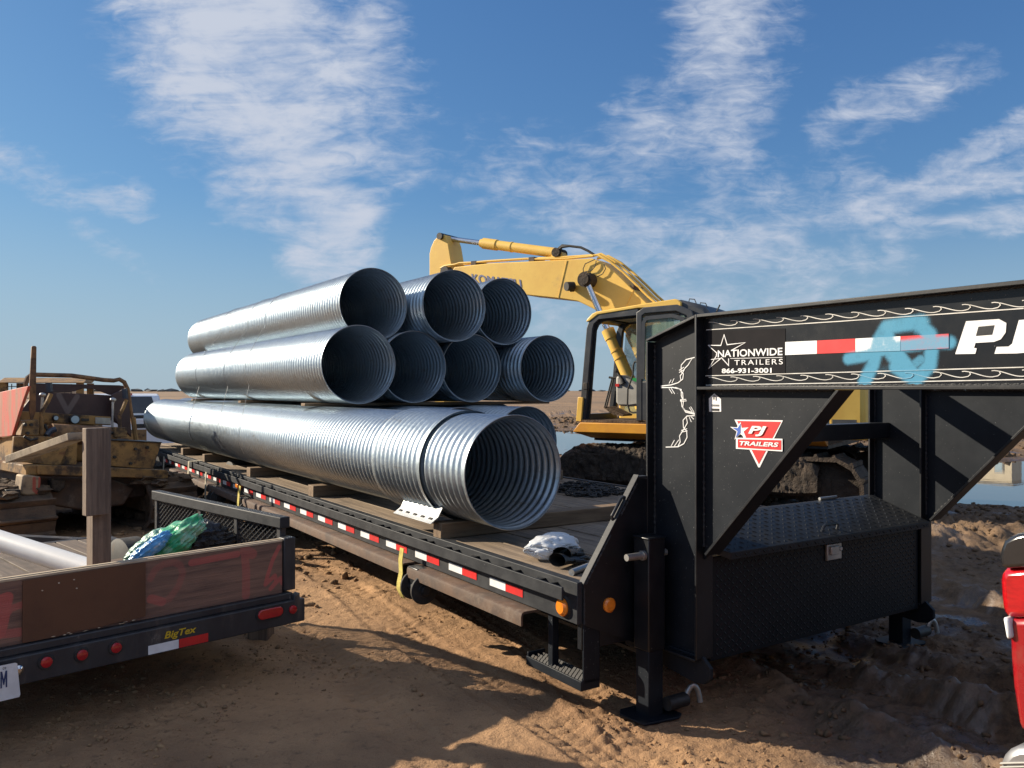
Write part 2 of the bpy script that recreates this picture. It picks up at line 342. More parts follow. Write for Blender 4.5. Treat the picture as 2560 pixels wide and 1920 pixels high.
M['bluebag'] = mat('blue_plastic_bag', (.03, .22, .55), (.10, .35, .62), 9, .3, .2, coat=.3, dirt=((.6, .64, .66), 8, .56, .7), bump=.6, bsc=16, bdist=.02)
M['blackbag'] = mat('black_plastic_bag', (.010, .010, .012), (.018, .018, .02), 9, .28, .1, bump=.8, bsc=9, bdist=.03, stretch=(1, 1, 2.5))
M['clear'] = mat('clear_plastic', (.84, .86, .88), (.76, .79, .82), 10, .2, .15, trans=.3, bump=.4, bsc=11, bdist=.025, coat=.3)
M['leather'] = mat('black_work_glove', (.018, .017, .016), (.035, .03, .024), 12, .5, .2, bump=.4, bsc=40, dirt=((.28, .20, .06), 22, .64, .7))
M['tan'] = mat('tan_cladding', (.58, .50, .36), (.50, .43, .31), 4, .7, .1)
M['skyglass'] = mat('pale_window', (.35, .45, .5), (.3, .4, .46), 4, .1, .05)
def galv():
    m = bpy.data.materials.new('galvanised_steel'); m.use_nodes = True; nt = m.node_tree; N = nt.nodes; L = nt.links; p = N['Principled BSDF']
    tc = N.new('ShaderNodeTexCoord'); co = tc.outputs['Object']
    v = N.new('ShaderNodeTexVoronoi'); v.inputs['Scale'].default_value = 55; L.new(co, v.inputs['Vector'])
    sp = N.new('ShaderNodeSeparateColor'); L.new(v.outputs['Color'], sp.inputs[0])
    n1 = noise(nt, co, 3.5, 8, .6); n2 = noise(nt, co, 10, 9, .7, (1, .25, 1)); n3 = noise(nt, co, 1.2, 5, .6)
    g = N.new('ShaderNodeMix'); g.data_type = 'RGBA'; g.inputs['A'].default_value = (.49, .565, .615, 1); g.inputs['B'].default_value = (.34, .40, .445, 1)
    L.new(math_node(nt, 'ADD', math_node(nt, 'MULTIPLY', sp.outputs[0], .4), math_node(nt, 'MULTIPLY', n1, .5)), g.inputs['Factor'])
    g2 = N.new('ShaderNodeMix'); g2.data_type = 'RGBA'; L.new(g.outputs['Result'], g2.inputs['A']); g2.inputs['B'].default_value = (.30, .29, .27, 1)
    L.new(smooth(nt, n2, .56, .72, 0, .8), g2.inputs['Factor'])
    g3 = N.new('ShaderNodeMix'); g3.data_type = 'RGBA'; L.new(g2.outputs['Result'], g3.inputs['A']); g3.inputs['B'].default_value = (.40, .31, .20, 1)
    L.new(smooth(nt, n3, .62, .80, 0, .35), g3.inputs['Factor'])
    L.new(g3.outputs['Result'], p.inputs['Base Color']); p.inputs['Metallic'].default_value = .92
    r = math_node(nt, 'ADD', .29, math_node(nt, 'ADD', math_node(nt, 'MULTIPLY', sp.outputs[1], .07), math_node(nt, 'MULTIPLY', n1, .16)))
    L.new(r, p.inputs['Roughness'])
    bn = N.new('ShaderNodeBump'); bn.inputs['Strength'].default_value = .035; bn.inputs['Distance'].default_value = .02
    L.new(noise(nt, co, 3, 3, .5, (1, .6, 1)), bn.inputs['Height']); L.new(bn.outputs[0], p.inputs['Normal'])
    return m
M['galv'] = galv()
def pane(name, c, a):
    m = bpy.data.materials.new(name); m.use_nodes = True; nt = m.node_tree; p = nt.nodes['Principled BSDF']
    p.inputs['Base Color'].default_value = (*c, 1); p.inputs['Roughness'].default_value = .05; p.inputs['Alpha'].default_value = a
    tc = nt.nodes.new('ShaderNodeTexCoord'); k = smooth(nt, noise(nt, tc.outputs['Object'], 6, 8, .6), .45, .75, a, min(1, a + .35)); nt.links.new(k, p.inputs['Alpha'])
    return m
M['pane'] = pane('tinted_pane', (.30, .42, .34), .35)

# ------------------------------------------------------------------ ground
def hash2(ix, iy, seed):
    n = (ix.astype(np.int64) * 374761393 + iy.astype(np.int64) * 668265263 + seed * 1442695041) & 0x7fffffff
    n = ((n ^ (n >> 13)) * 1274126177) & 0x7fffffff
    return ((n ^ (n >> 16)) & 0xffff) / 65535.
def vn(x, y, seed=0):
    ix = np.floor(x); iy = np.floor(y); fx = x - ix; fy = y - iy; fx = fx * fx * (3 - 2 * fx); fy = fy * fy * (3 - 2 * fy)
    a = hash2(ix, iy, seed); b = hash2(ix + 1, iy, seed); c = hash2(ix, iy + 1, seed); d = hash2(ix + 1, iy + 1, seed)
    return (a + (b - a) * fx) * (1 - fy) + (c + (d - c) * fx) * fy - .5
def fbm(x, y, sc, octv=5, g=.5, seed=0):
    s = 0; a = 1.; ca, sa = math.cos(.6), math.sin(.6)
    for i in range(octv):
        s = s + a * vn(x * sc, y * sc, seed + i * 17); a *= g; sc *= 2.03; x, y = x * ca - y * sa, x * sa + y * ca
    return s
def sst(x, a, b):
    t = np.clip((x - a) / (b - a), 0, 1); return t * t * (3 - 2 * t)
def gd(u, v): Y = H * F / (v - CV); return ((u - CU) / F * Y, Y)     # photo pixel on level ground
def along(x, y, a, b):
    ax, ay = a; dx, dy = b[0] - ax, b[1] - ay; l = math.hypot(dx, dy); dx /= l; dy /= l
    return (x - ax) * dx + (y - ay) * dy, -(x - ax) * dy + (y - ay) * dx, l
WATER = -.05
def blob(x, y, cx, cy, rx, ry, soft=.5):
    d = np.sqrt(((x - cx) / rx) ** 2 + ((y - cy) / ry) ** 2); return 1 - sst(d, 1 - soft, 1 + soft)
def puddle(x, y):
    n = fbm(x, y, .45, 5, .6, 91)
    m = np.maximum(blob(x, y, 9.6, 15.0, 5.0, 4.5, .3) * 1.35, blob(x, y, 3.6, 25.5, 4.2, 5.5, .3) * 1.35)
    m = np.maximum(m, blob(x, y, 6.6, 13.6, 1.6, 2.0, .4))
    m = np.maximum(m, blob(x, y, 19, 40, 7, 6, .4) * .9); m = np.maximum(m, blob(x, y, -2.5, 33, 5, 3, .4) * .8)
    return sst(m + n * .8, .35, .75)
def cells(x, y, sc, seed):
    """broken clods: height of the nearest random cell"""
    x = x * sc; y = y * sc; ix = np.floor(x); iy = np.floor(y); best = np.full(x.shape, 9.); h = np.zeros(x.shape)
    for dx in (-1, 0, 1):
        for dy in (-1, 0, 1):
            cx, cy = ix + dx, iy + dy; px = cx + hash2(cx, cy, seed); py = cy + hash2(cx, cy, seed + 1); rr = .25 + .75 * hash2(cx, cy, seed + 2)
            d = np.hypot(x - px, y - py) / rr; k = d < best; best = np.where(k, d, best); h = np.where(k, rr, h)
    return h * np.clip(1.0 - best ** 2 * 1.15, 0, 1) ** .55
def heights(x, y):
    wx = x + .06 * fbm(x, y, 5, 3, .6, 401); wy = y + .06 * fbm(x, y, 5, 3, .6, 402)
    churn = sst(x + .45 * fbm(x, y, .5, 4, .55, 5) - .10 * (y - 4), .85, 1.75) * (1 - sst(y, 30, 60))
    churn = np.maximum(churn, sst(y, 9, 11) * (1 - sst(y, 40, 80)))
    z = .012 * fbm(x, y, .35, 3, .5, 1) + .004 * fbm(x, y, 2.6, 5, .55, 2)
    fine = fbm(x, y, 11., 6, .68, 3)
    z += .007 * fine * (1 - churn)
    patch = sst(fbm(x, y, 1.1, 4, .6, 44), .02, .34) * (1 - churn)
    z += (.25 + .75 * patch) * (.012 * cells(wx, wy, 26., 501) * (hash2(np.floor(wx * 26), np.floor(wy * 26), 5) > .62) + .006 * cells(wx, wy, 55., 511) * (fine > .05))
    cl = np.abs(fbm(x, y, 2.2, 6, .64, 21)); c1 = .3 + (cells(wx, wy, 5.5, 521) - .3) * (1 - sst(y, 18, 30)); c2 = .3 + (cells(wx, wy, 12., 531) - .3) * (1 - sst(y, 9, 16)); c3 = cells(wx, wy, 27., 541) * (1 - sst(y, 6, 9))
    z += churn * (.035 * (cl - .18) + .018 * (c1 - .3) * sst(cl, .03, .25) + .020 * (c2 - .3) * sst(cl, .0, .2) + .013 * c3 * sst(fine, -.2, .3) + .010 * fine)
    # tyre tracks: (from, to, width, lug pitch, depth)
    for a, b, w, pitch, dep in [(gd(640, 1330), gd(1560, 1935), .30, .085, .034), (gd(520, 1420), gd(1230, 1990), .24, .08, .022), (gd(1470, 1745), gd(1730, 1940), .22, .075, .034),
                                (gd(1180, 1650), gd(1850, 2080), .2, .08, .012)]:
        s, d, l = along(x, y, a, b); d = d + .04 * np.sin(s * 1.7); k = (1 - sst(np.abs(d), w * .42, w * .58))
        ridge = np.exp(-((np.abs(d) - w * .60) / .03) ** 2)
        ph = (s / pitch + np.abs(d) * 5. + .15 * np.sin(s * 9)) % 1.; wear = np.clip(.45 + 1.3 * fbm(x, y, 2.4, 4, .6, 88), 0, 1)
        gro = np.maximum(np.clip(1.25 - np.abs(ph - .5) / .15, 0, 1), .8 * np.clip(1.2 - np.abs(np.abs(d) - w * .17) / .016, 0, 1)) * wear
        z += k * (-dep * .30 - gro * dep * .62) + ridge * dep * np.clip(.2 + fbm(x, y, 5., 3, .6, 89), 0, 1) * .6
    rutw = np.zeros(x.shape)
    # deep wheel ruts through the mud under the gooseneck
    for a, b, w, dep in [(gd(1850, 1600), gd(2620, 1900), .22, .10), (gd(1930, 1570), gd(2700, 1790), .22, .09), (gd(2250, 1470), gd(2900, 1690), .25, .09)]:
        s, d, l = along(x, y, a, b); d = d + .10 * np.sin(s * 1.1) + .05 * fbm(x, y, 1.5, 2, .5, 8); e = sst(s, -.6, .2); rutw = np.maximum(rutw, .85 * e * np.exp(-(d / (w * 1.5)) ** 4) * sst(fbm(x, y, 2.6, 5, .62, 97), -.12, .12))
        z += e * .010 * fbm(s * .9, d * 16., 1., 4, .6, 73) * np.exp(-(d / .75) ** 2) + e * .80 * (-dep * np.exp(-(d / w) ** 4) + .75 * dep * np.exp(-((np.abs(d) - w * 1.45) / .10) ** 2) * (1 + 1.2 * fbm(x, y, 4, 3, .6, 71)))
    # banks and heaps of dug earth
    fk = sst(y, 16, 30); hp = np.abs(fbm(x, y, 2.2, 6, .64, 51)) * (1 - fk) + np.abs(fbm(x, y, 1.1, 4, .55, 52)) * fk
    for cx, cy, rx, ry, h in [(1.5, 19.0, 1.6, .6, .10), (4.4, 9.1, 3.2, .8, .16), (13.5, 22.6, 7.0, 1.2, .20), (17, 27, 9, 2.0, .26), (1.8, 11.6, 1.2, .6, .12),
                              (3, 40, 9, 3., .30), (-2.5, 24, 3, 2, .30), (24, 46, 14, 3, .4), (-5, 50, 18, 4, .4)]:
        k = blob(x, y, cx, cy, rx, ry, .75); z += k * h * (.38 + .85 * hp + .55 * (c1 - .2) + .3 * (c2 - .2))
    far = sst(y, 25, 70); z += far * (.35 * fbm(x, y, .06, 4, .5, 61) + .05 * np.abs(fbm(x, y, .8, 4, .6, 62)))
    p = puddle(x, y)
    wet = np.maximum(p, rutw)
    z = np.where(y < 90, np.maximum(z, WATER + .025 + .02 * fine) * (1 - p) + p * (WATER - .07 + .16 * np.maximum(fbm(x, y, .8, 5, .6, 77) - .22, 0)), z)
    z -= .42 * sst(y, 14, 21) * (1 - sst(x, -3.5, -1.0))
    z += 1.0 * sst(y, 200, 1200)*0
    return z, churn, wet
def axis(lo_, hi_, step, end_lo, end_hi, g):
    a = list(np.arange(lo_, hi_, step)); s = step; p = hi_
    up = []
    while p < end_hi: up.append(p); s *= g; p += min(s, 400)
    s = step; p = lo_; dn = []
    while True:
        s *= g; p -= min(s, 400)
        dn.append(p)
        if p < end_lo: break
    return np.array(dn[::-1] + a + up)
def ground():
    xs = axis(-2.2, 4.0, .0155, -2500, 2500, 1.020)
    y1 = list(np.arange(2.9, 5.2, .0135)) + list(np.arange(5.2, 6.6, .018)); s = .02; p = 6.6
    while p < 32: y1.append(p); s *= 1.0085; p += s
    while p < 3500: y1.append(p); s *= 1.06; p += s
    lowy = []; s = .02; p = 2.9
    while p > -60: s *= 1.12; p -= s; lowy.append(p)
    ys = np.array(lowy[::-1] + y1)
    X, Y = np.meshgrid(xs, ys); z, churn, wet = heights(X, Y)
    nx, ny = len(xs), len(ys)
    me = bpy.data.meshes.new('ground'); me.vertices.add(nx * ny)
    me.vertices.foreach_set('co', np.stack([X, Y, z], -1).astype(np.float32).ravel())
    i = (np.arange(ny - 1)[:, None] * nx + np.arange(nx - 1)[None, :]).ravel(); q = np.stack([i, i + 1, i + nx + 1, i + nx], -1).ravel().astype(np.int32)
    nq = len(q) // 4; me.loops.add(len(q)); me.loops.foreach_set('vertex_index', q); me.polygons.add(nq)
    me.polygons.foreach_set('loop_start', np.arange(0, len(q), 4, dtype=np.int32)); me.polygons.foreach_set('use_smooth', np.ones(nq, bool))
    me.update(calc_edges=True)
    at = me.attributes.new('mud', 'FLOAT', 'POINT'); at.data.foreach_set('value', churn.astype(np.float32).ravel())
    at = me.attributes.new('wet', 'FLOAT', 'POINT'); at.data.foreach_set('value', wet.astype(np.float32).ravel())
    m = bpy.data.materials.new('bare_earth'); m.use_nodes = True; nt = m.node_tree; N = nt.nodes; L = nt.links; p_ = N['Principled BSDF']
    co = N.new('ShaderNodeTexCoord').outputs['Object']
    def at_(nm): a = N.new('ShaderNodeAttribute'); a.attribute_name = nm; return a.outputs['Fac']
    def mix(f, a, b):
        g = N.new('ShaderNodeMix'); g.data_type = 'RGBA'; L.new(f, g.inputs['Factor'])
        for k, v in (('A', a), ('B', b)):
            if isinstance(v, tuple): g.inputs[k].default_value = (*v, 1)
            else: L.new(v, g.inputs[k])
        return g.outputs['Result']
    n1 = noise(nt, co, 1.1, 8, .6); n2 = noise(nt, co, 14, 9, .7); n3 = noise(nt, co, .35, 5, .55); n4 = noise(nt, co, 70, 4, .7)
    dry = mix(smooth(nt, n1, .36, .66), (.42, .250, .130), (.27, .160, .086))
    dry = mix(smooth(nt, n3, .48, .64, 0, .55), dry, (.23, .125, .066)); dry = mix(smooth(nt, n2, .52, .74), dry, (.15, .09, .052))
    dry = mix(smooth(nt, n4, .66, .74, 0, .7), dry, (.10, .065, .042)); dry = mix(smooth(nt, n4, .26, .20, 0, .6), dry, (.50, .40, .29))
    mud = mix(smooth(nt, n2, .38, .66), (.150, .094, .055), (.070, .045, .029)); mud = mix(smooth(nt, n3, .45, .65, 0, .55), mud, (.235, .155, .092))
    far = mix(smooth(nt, noise(nt, co, .05, 8, .6), .35, .65), (.27, .17, .095), (.16, .11, .07))
    k_mud = math_node(nt, 'MULTIPLY', at_('mud'), smooth(nt, n1, .25, .5, .7, 1.))
    col = mix(k_mud, dry, mud)
    sep = N.new('ShaderNodeSeparateXYZ'); L.new(co, sep.inputs[0])
    col = mix(smooth(nt, sep.outputs[1], 26, 60), col, far)
    wetk = math_node(nt, 'MAXIMUM', at_('wet'), math_node(nt, 'MULTIPLY', at_('mud'), smooth(nt, noise(nt, co, .9, 6, .6), .52, .66, 0, .8)))
    col = mix(math_node(nt, 'MULTIPLY', wetk, .75), col, (.075, .05, .033))
    L.new(col, p_.inputs['Base Color'])
    L.new(math_node(nt, 'SUBTRACT', .95, math_node(nt, 'MULTIPLY', wetk, .84)), p_.inputs['Roughness']); L.new(math_node(nt, 'ADD', .35, math_node(nt, 'MULTIPLY', wetk, .65)), p_.inputs['Specular IOR Level'])
    bn = N.new('ShaderNodeBump'); L.new(math_node(nt, 'SUBTRACT', .95, math_node(nt, 'MULTIPLY', at_('wet'), .75)), bn.inputs['Strength']); bn.inputs['Distance'].default_value = .025
    hsum = math_node(nt, 'ADD', n2, math_node(nt, 'MULTIPLY', n4, .5)); L.new(hsum, bn.inputs['Height']); L.new(bn.outputs[0], p_.inputs['Normal'])
    me.materials.append(m); o = bpy.data.objects.new('ground', me); COL.objects.link(o); tag(o, kind='structure')
    # standing water
    wm = bpy.data.materials.new('puddle_water'); wm.use_nodes = True; nt = wm.node_tree; p_ = nt.nodes['Principled BSDF']
    p_.inputs['Base Color'].default_value = (.050, .040, .031, 1); p_.inputs['Roughness'].default_value = .02; p_.inputs['IOR'].default_value = 1.9; p_.inputs['Specular IOR Level'].default_value = .5
    bn = nt.nodes.new('ShaderNodeBump'); bn.inputs['Strength'].default_value = .04; bn.inputs['Distance'].default_value = .02
    tc = nt.nodes.new('ShaderNodeTexCoord'); nt.links.new(noise(nt, tc.outputs['Object'], 3, 4, .5), bn.inputs['Height']); nt.links.new(bn.outputs[0], p_.inputs['Normal'])
    b = MB(); b.add([(-1, 10, WATER), (34, 10, WATER), (34, 56, WATER), (-1, 56, WATER)], [(0, 1, 2, 3)])
    me = b.mesh('water'); me.materials.append(wm); o = bpy.data.objects.new('water', me); COL.objects.link(o); tag(o, kind='structure')
ground()
def clods():
    rnd = np.random.default_rng(12); V = []; Fc = []; MU = []
    ph = (1 + 5 ** .5) / 2
    ico = np.array([(-1, ph, 0), (1, ph, 0), (-1, -ph, 0), (1, -ph, 0), (0, -1, ph), (0, 1, ph), (0, -1, -ph), (0, 1, -ph), (ph, 0, -1), (ph, 0, 1), (-ph, 0, -1), (-ph, 0, 1)]) / 1.9
    fc = np.array([(0, 11, 5), (0, 5, 1), (0, 1, 7), (0, 7, 10), (0, 10, 11), (1, 5, 9), (5, 11, 4), (11, 10, 2), (10, 7, 6), (7, 1, 8), (3, 9, 4), (3, 4, 2), (3, 2, 6), (3, 6, 8), (3, 8, 9), (4, 9, 5), (2, 4, 11), (6, 2, 10), (8, 6, 7), (9, 8, 1)])
    def lot(n, x0, x1, y0, y1, r0, r1, pw, seed, thr):
        x = rnd.uniform(x0, x1, n); y = rnd.uniform(y0, y1, n); k = fbm(x, y, 1.1, 4, .6, seed) + rnd.uniform(-.12, .12, n) > thr; x = x[k]; y = y[k]
        z, churn, wet = heights(x, y); ok = (wet < .2) | (y < 9); x, y, z = x[ok], y[ok], z[ok]; m = len(x)
        r = r0 + (r1 - r0) * rnd.random(m) ** pw; a = rnd.uniform(0, 6.28, m); sc = rnd.uniform(.6, 1.25, (m, 3)) * np.array([1.15, .9, .7])
        v = ico[None] * rnd.uniform(.55, 1.35, (m, 12, 1)) * sc[:, None, :] * r[:, None, None]
        c, s_ = np.cos(a)[:, None], np.sin(a)[:, None]; vx = v[:, :, 0] * c - v[:, :, 1] * s_; vy = v[:, :, 0] * s_ + v[:, :, 1] * c
        v = np.stack([vx + x[:, None], vy + y[:, None], v[:, :, 2] + (z + r * .22)[:, None]], -1).reshape(-1, 3)
        base = sum(len(q) for q in V); MU.append(np.repeat(np.maximum(churn[ok], wet[ok]), 12)); V.append(v); Fc.append((fc[None] + (np.arange(m) * 12)[:, None, None] + base).reshape(-1, 3))
    lot(9000, -2.4, 2.6, 3.1, 6.5, .003, .013, 3.2, 44, .13)
    lot(5000, -2.4, 2.6, 3.1, 7.0, .004, .020, 4.5, 144, .22)
    lot(5200, 1.1, 5.2, 3.3, 9.0, .004, .028, 3.4, 244, -.06)
    lot(3600, 3.0, 10., 7.0, 12., .008, .055, 3.0, 344, -.05)
    lot(2600, -6, 0, 6.0, 13., .008, .05, 3.0, 444, .0)
    lot(5200, 4.0, 22., 18.0, 30., .02, .12, 2.6, 544, -.05)
    lot(3000, -3.0, 8.0, 31.0, 44., .03, .15, 2.6, 644, -.05)
    lot(1600, .5, 6, 9.0, 21., .015, .07, 2.6, 744, .0)
    v = np.concatenate(V); f = np.concatenate(Fc)
    me = bpy.data.meshes.new('loose_clods'); me.vertices.add(len(v)); me.vertices.foreach_set('co', v.astype(np.float32).ravel()); me.loops.add(f.size); me.loops.foreach_set('vertex_index', f.astype(np.int32).ravel())
    me.polygons.add(len(f)); me.polygons.foreach_set('loop_start', np.arange(0, f.size, 3, dtype=np.int32)); me.update(calc_edges=True)
    at = me.attributes.new('mud', 'FLOAT', 'POINT'); at.data.foreach_set('value', np.concatenate(MU).astype(np.float32))
    def muddy(nt, co, col, mix):
        a = nt.nodes.new('ShaderNodeAttribute'); a.attribute_name = 'mud'; return mix(math_node(nt, 'MULTIPLY', a.outputs['Fac'], .9), col, (.105, .069, .043))
    me.materials.append(mat('loose_earth', (.34, .205, .105), (.20, .125, .072), 3, .95, .05, dirt=((.10, .066, .042), 1.3, .5, .7), bump=.4, bsc=60, spec=.2, extra=muddy))
    o = bpy.data.objects.new('loose_clods', me); COL.objects.link(o); tag(o, 'loose crumbs and clods of brown earth scattered over the bare ground', 'earth clods', kind='stuff')
clods()
def treeline():
    b = MB(); rnd = random.Random(3)
    for i in range(420):
        x = rnd.uniform(-1500, 1900); y = rnd.uniform(1250, 1700); h = rnd.uniform(1.6, 3.6) * (1 + .4 * math.sin(x / 130.))
        b.lump((x, y, h * .3), h * .7, i, .3, 1, (rnd.uniform(1.5, 4), 1, .9))
    b.single('distant_treeline', mat('hazy_foliage', (.115, .125, .125), (.09, .10, .105), .05, .9), 'faint low line of trees along the flat horizon', 'trees', kind='stuff')
treeline()

# ------------------------------------------------------------------ zoomed views the measurements were taken in
z1 = zm(0, 840, .3617); z2 = zm(0, 1320, .3617); z3 = zm(360, 640, .4973); z4 = zm(1040, 560, .3617); z5 = zm(1560, 700, .4521); z6 = zm(1200, 1180, .3617)
z7 = zm(700, 1100, .3617); z8 = zm(1760, 1200, .4341); zc = zm(380, 1080, .1989); zd = zm(0, 860, .1989); zb = zm(0, 1160, .1989); ze = zm(1380, 740, .223)

# ------------------------------------------------------------------ gooseneck flatbed trailer (x across to the right, y towards its tail)
DK = .674; NL, NR = 2.40, 5.26; WL, WR = 2.885, 4.755; TF = 3.10; TE = 15.4
def flatbed():
    t = thing('gooseneck_trailer', 'long black gooseneck flatbed trailer loaded with steel pipes, its raised neck at right sprayed blue', 'trailer', T, (3.8, 8, 0))
    bk = M['black']; rl = M['rail']
    b = MB()
    n = 13; w = (NR - NL - .14) / n
    for i in range(n):
        x = NL + .07 + i * w; b.box(x + .004, x + w - .004, TF + .06, TE, DK - .04, DK + random.uniform(-.003, .003))
    b.build('deck', M['deck'], t, .004)
    for s, xs in ((1, NL), (-1, NR)):
        b = MB(); x0, x1 = (xs, xs + .055) if s > 0 else (xs - .055, xs)
        b.box(x0, x1, TF + .01, TE, .478, DK + .006); b.build('side_channel', rl, t, .004)
        b = MB(); xr = xs - s * .07
        b.box(min(xr, xr + s * .012), max(xr, xr + s * .012), TF - .06 + .10, TE, .598, .662)
        b.build('rub_rail', rl, t, .003)
        y = 3.32
        while y < TE:
            xa, xb = sorted((xr + s * .013, xs - s * .001)); b = MB()
            v8 = lambda ya, yb: [(xx, yy, zz) for xx in (xa, xb) for yy in (ya, yb) for zz in (.60, .655)]
            y0, y1 = y - .055, y + .055
            b.slab([(xa, y0, .60), (xb, y0, .60), (xb, y0 + .008, .60), (xa + .006, y0 + .008, .60), (xa + .006, y1 - .008, .60), (xb, y1 - .008, .60), (xb, y1, .60), (xb, y1 + .055, .60), (xa, y1 + .005, .60)] if s > 0 else [(xb, y0, .60), (xa, y0, .60), (xa, y0 + .008, .60), (xb - .006, y0 + .008, .60), (xb - .006, y1 - .008, .60), (xa, y1 - .008, .60), (xa, y1, .60), (xb, y1, .60)], (0, 0, .055)); y += .328
            b.build('stake_pocket', M['black'], t)
    # conspicuity tape on the near side
    y = 3.575; k = 0
    while y < 13.6:
        L_ = .165
        b = MB(); b.box(NL - .003, NL - .0005, y, y + L_, .512, .556); b.build('red_tape', M['red'], t)
        b = MB(); b.box(NL - .003, NL - .0005, y + L_ + .003, y + 2 * L_, .512, .556); b.build('white_tape', M['white'], t)
        y += .456 if k else .475; k += 1
    # slider rail for the winches
    for a, e in ((3.46, 4.78), (4.86, 8.7), (8.9, 12.6)):
        b = MB(); b.slab([(NL + .03, a, .474), (NL - .072, a, .474), (NL - .085, a, .466), (NL - .09, a, .45), (NL - .09, a, .402), (NL - .078, a, .402), (NL - .078, a, .455), (NL - .07, a, .462), (NL + .03, a, .462)], (0, e - a, 0))
        b.build('winch_track', M['rust'], t)
    for y in (4.70, 8.75, 9.97, 11.02, 12.04):
        b = MB(); b.box(NL - .085, NL - .01, y - .06, y + .075, .36, .475); wn = b.build('strap_winch', M['black'], t, .006)
        b = MB(); x = NL - .045
        b.cyl((x, y - .085, .345), (x, y - .062, .345), .092, 26); b.cyl((x, y - .11, .345), (x, y - .084, .345), .03, 14); b.cyl((x, y + .07, .345), (x, y + .09, .345), .09, 26); b.cyl((x, y - .09, .345), (x, y + .08, .345), .045, 16)
        b.build('winch_spool', M['rubber'], wn, .004)
    # understructure
    for x in (3.15, 4.5):
        b = MB(); b.box(x - .06, x + .06, TF + .1, 14.6, .13, .15); b.box(x - .06, x + .06, TF + .1, 14.6, .44, .46); b.box(x - .008, x + .008, TF + .1, 14.6, .15, .44)
        b.build('main_beam', bk, t)
    b = MB()
    for k in range(25): b.box(NL + .06, NR - .06, 3.3 + k * .48, 3.35 + k * .48, .46, .62)
    b.build('crossmembers', bk, t)
    for y in (9.55, 10.55):
        b = MB(); b.cyl((2.7, y, .36), (4.96, y, .36), .06); b.build('axle', M['steel'], t)
        for x in (2.62, 2.88, 4.52, 4.78):
            b = MB(); b.tube([(x, y, .36), (x + .01, y, .36), (x + .03, y, .36), (x + .19, y, .36), (x + .21, y, .36), (x + .22, y, .36)], [.22, .33, .355, .355, .33, .22], 36); wl = b.build('wheel', M['rubber'], t)
            b = MB(); b.cyl((x - .004, y, .36), (x + .225, y, .36), .19, 28); b.cyl((x - .03, y, .36), (x, y, .36), .07, 16); b.build('rim', M['rust'], wl)
    # front bulkhead plates either side of the neck
    for s, xe in ((1, NL), (-1, NR)):
        X = lambda d: xe + s * d
        b = MB(); b.slab([(X(.03), TF, .668), (X(.03), TF, .476), (X(.34), TF, .344), (X(.435), TF, .33), (X(.435), TF, 1.15), (X(.38), TF, 1.16)], (0, .012, 0)); bp = b.build('bulkhead_plate', M['black'], t)
        b = MB(); b.slab([(X(.028), TF - .004, .664), (X(.378), TF - .004, 1.166), (X(.378), TF + .036, 1.166), (X(.028), TF + .036, .664)], (0, 0, .012)); b.box(*sorted((X(.378), X(.44))), TF - .004, TF + .036, 1.157, 1.169); b.build('bulkhead_flange', rl, bp, .002)
        if s > 0:
            b = MB(); p = [T.pix(z6(*q), y=TF + .02) for q in ((1045, 210), (990, 172), (975, 185), (912, 305), (915, 325), (965, 362))]
            b.tube(p, .0085, 8); b.build('grab_handle', bk, bp)
            c = T.pix(z6(897, 920), y=TF - .01); b = MB(); b.tube([(c.x, TF - .001, c.z), (c.x, TF - .012, c.z), (c.x, TF - .02, c.z)], [.036, .036, .026], 26); b.build('marker_light', M['amber'], bp)
    b = MB(); b.box(NL + .03, NR - .03, TF + .014, TF + .05, .35, .655); b.build('front_channel', bk, t, .004)
    c = T.pix(z6(585, 930), x=NL); b = MB(); b.tube([(NL - .001, c.y, c.z), (NL - .02, c.y, c.z), (NL - .032, c.y, c.z)], [.044, .044, .03], 26); b.build('marker_light', M['amber'], t)
    b = MB(); b.tube([(NL, c.y, c.z), (NL - .012, c.y, c.z)], [.055, .05], 26); b.build('light_grommet', M['rubber'], t)
    # boarding step
    b = MB(); sy0, sy1 = 3.105, 3.575
    b.box(2.435, 2.475, 3.36, 3.40, .20, .50); b.slab([(2.435, sy0, .19), (2.535, sy0, .19), (2.535, sy0, .46), (2.435, sy0, .48)], (0, .012, 0)); b.box(2.523, 2.535, sy0, sy0 + .05, .19, .46)
    b.box(2.425, 2.535, sy0, sy0 + .012, .158, .21); b.box(2.425, 2.535, sy1 - .012, sy1, .165, .225)
    b.box(2.418, 2.428, sy0, sy1, .158, .205); b.box(2.525, 2.535, sy0 + .012, sy1, .158, .205)
    st = b.build('step', M['dusty'], t, .003)
    b = MB(); b.box(2.428, 2.525, sy0 + .012, sy1 - .012, .190, .198)
    for i in range(16):
        y = sy0 + .03 + i * .027
        for x in (2.443, 2.476, 2.509): b.add([(x - .013, y - .010, .198), (x + .013, y - .010, .198), (x + .013, y + .010, .198), (x - .013, y + .010, .198), (x, y - .010, .214), (x, y + .010, .214)], [(0, 1, 4), (1, 2, 5, 4), (2, 3, 5), (3, 0, 4, 5)])
    b.build('step_tread', M['rubber'], st)
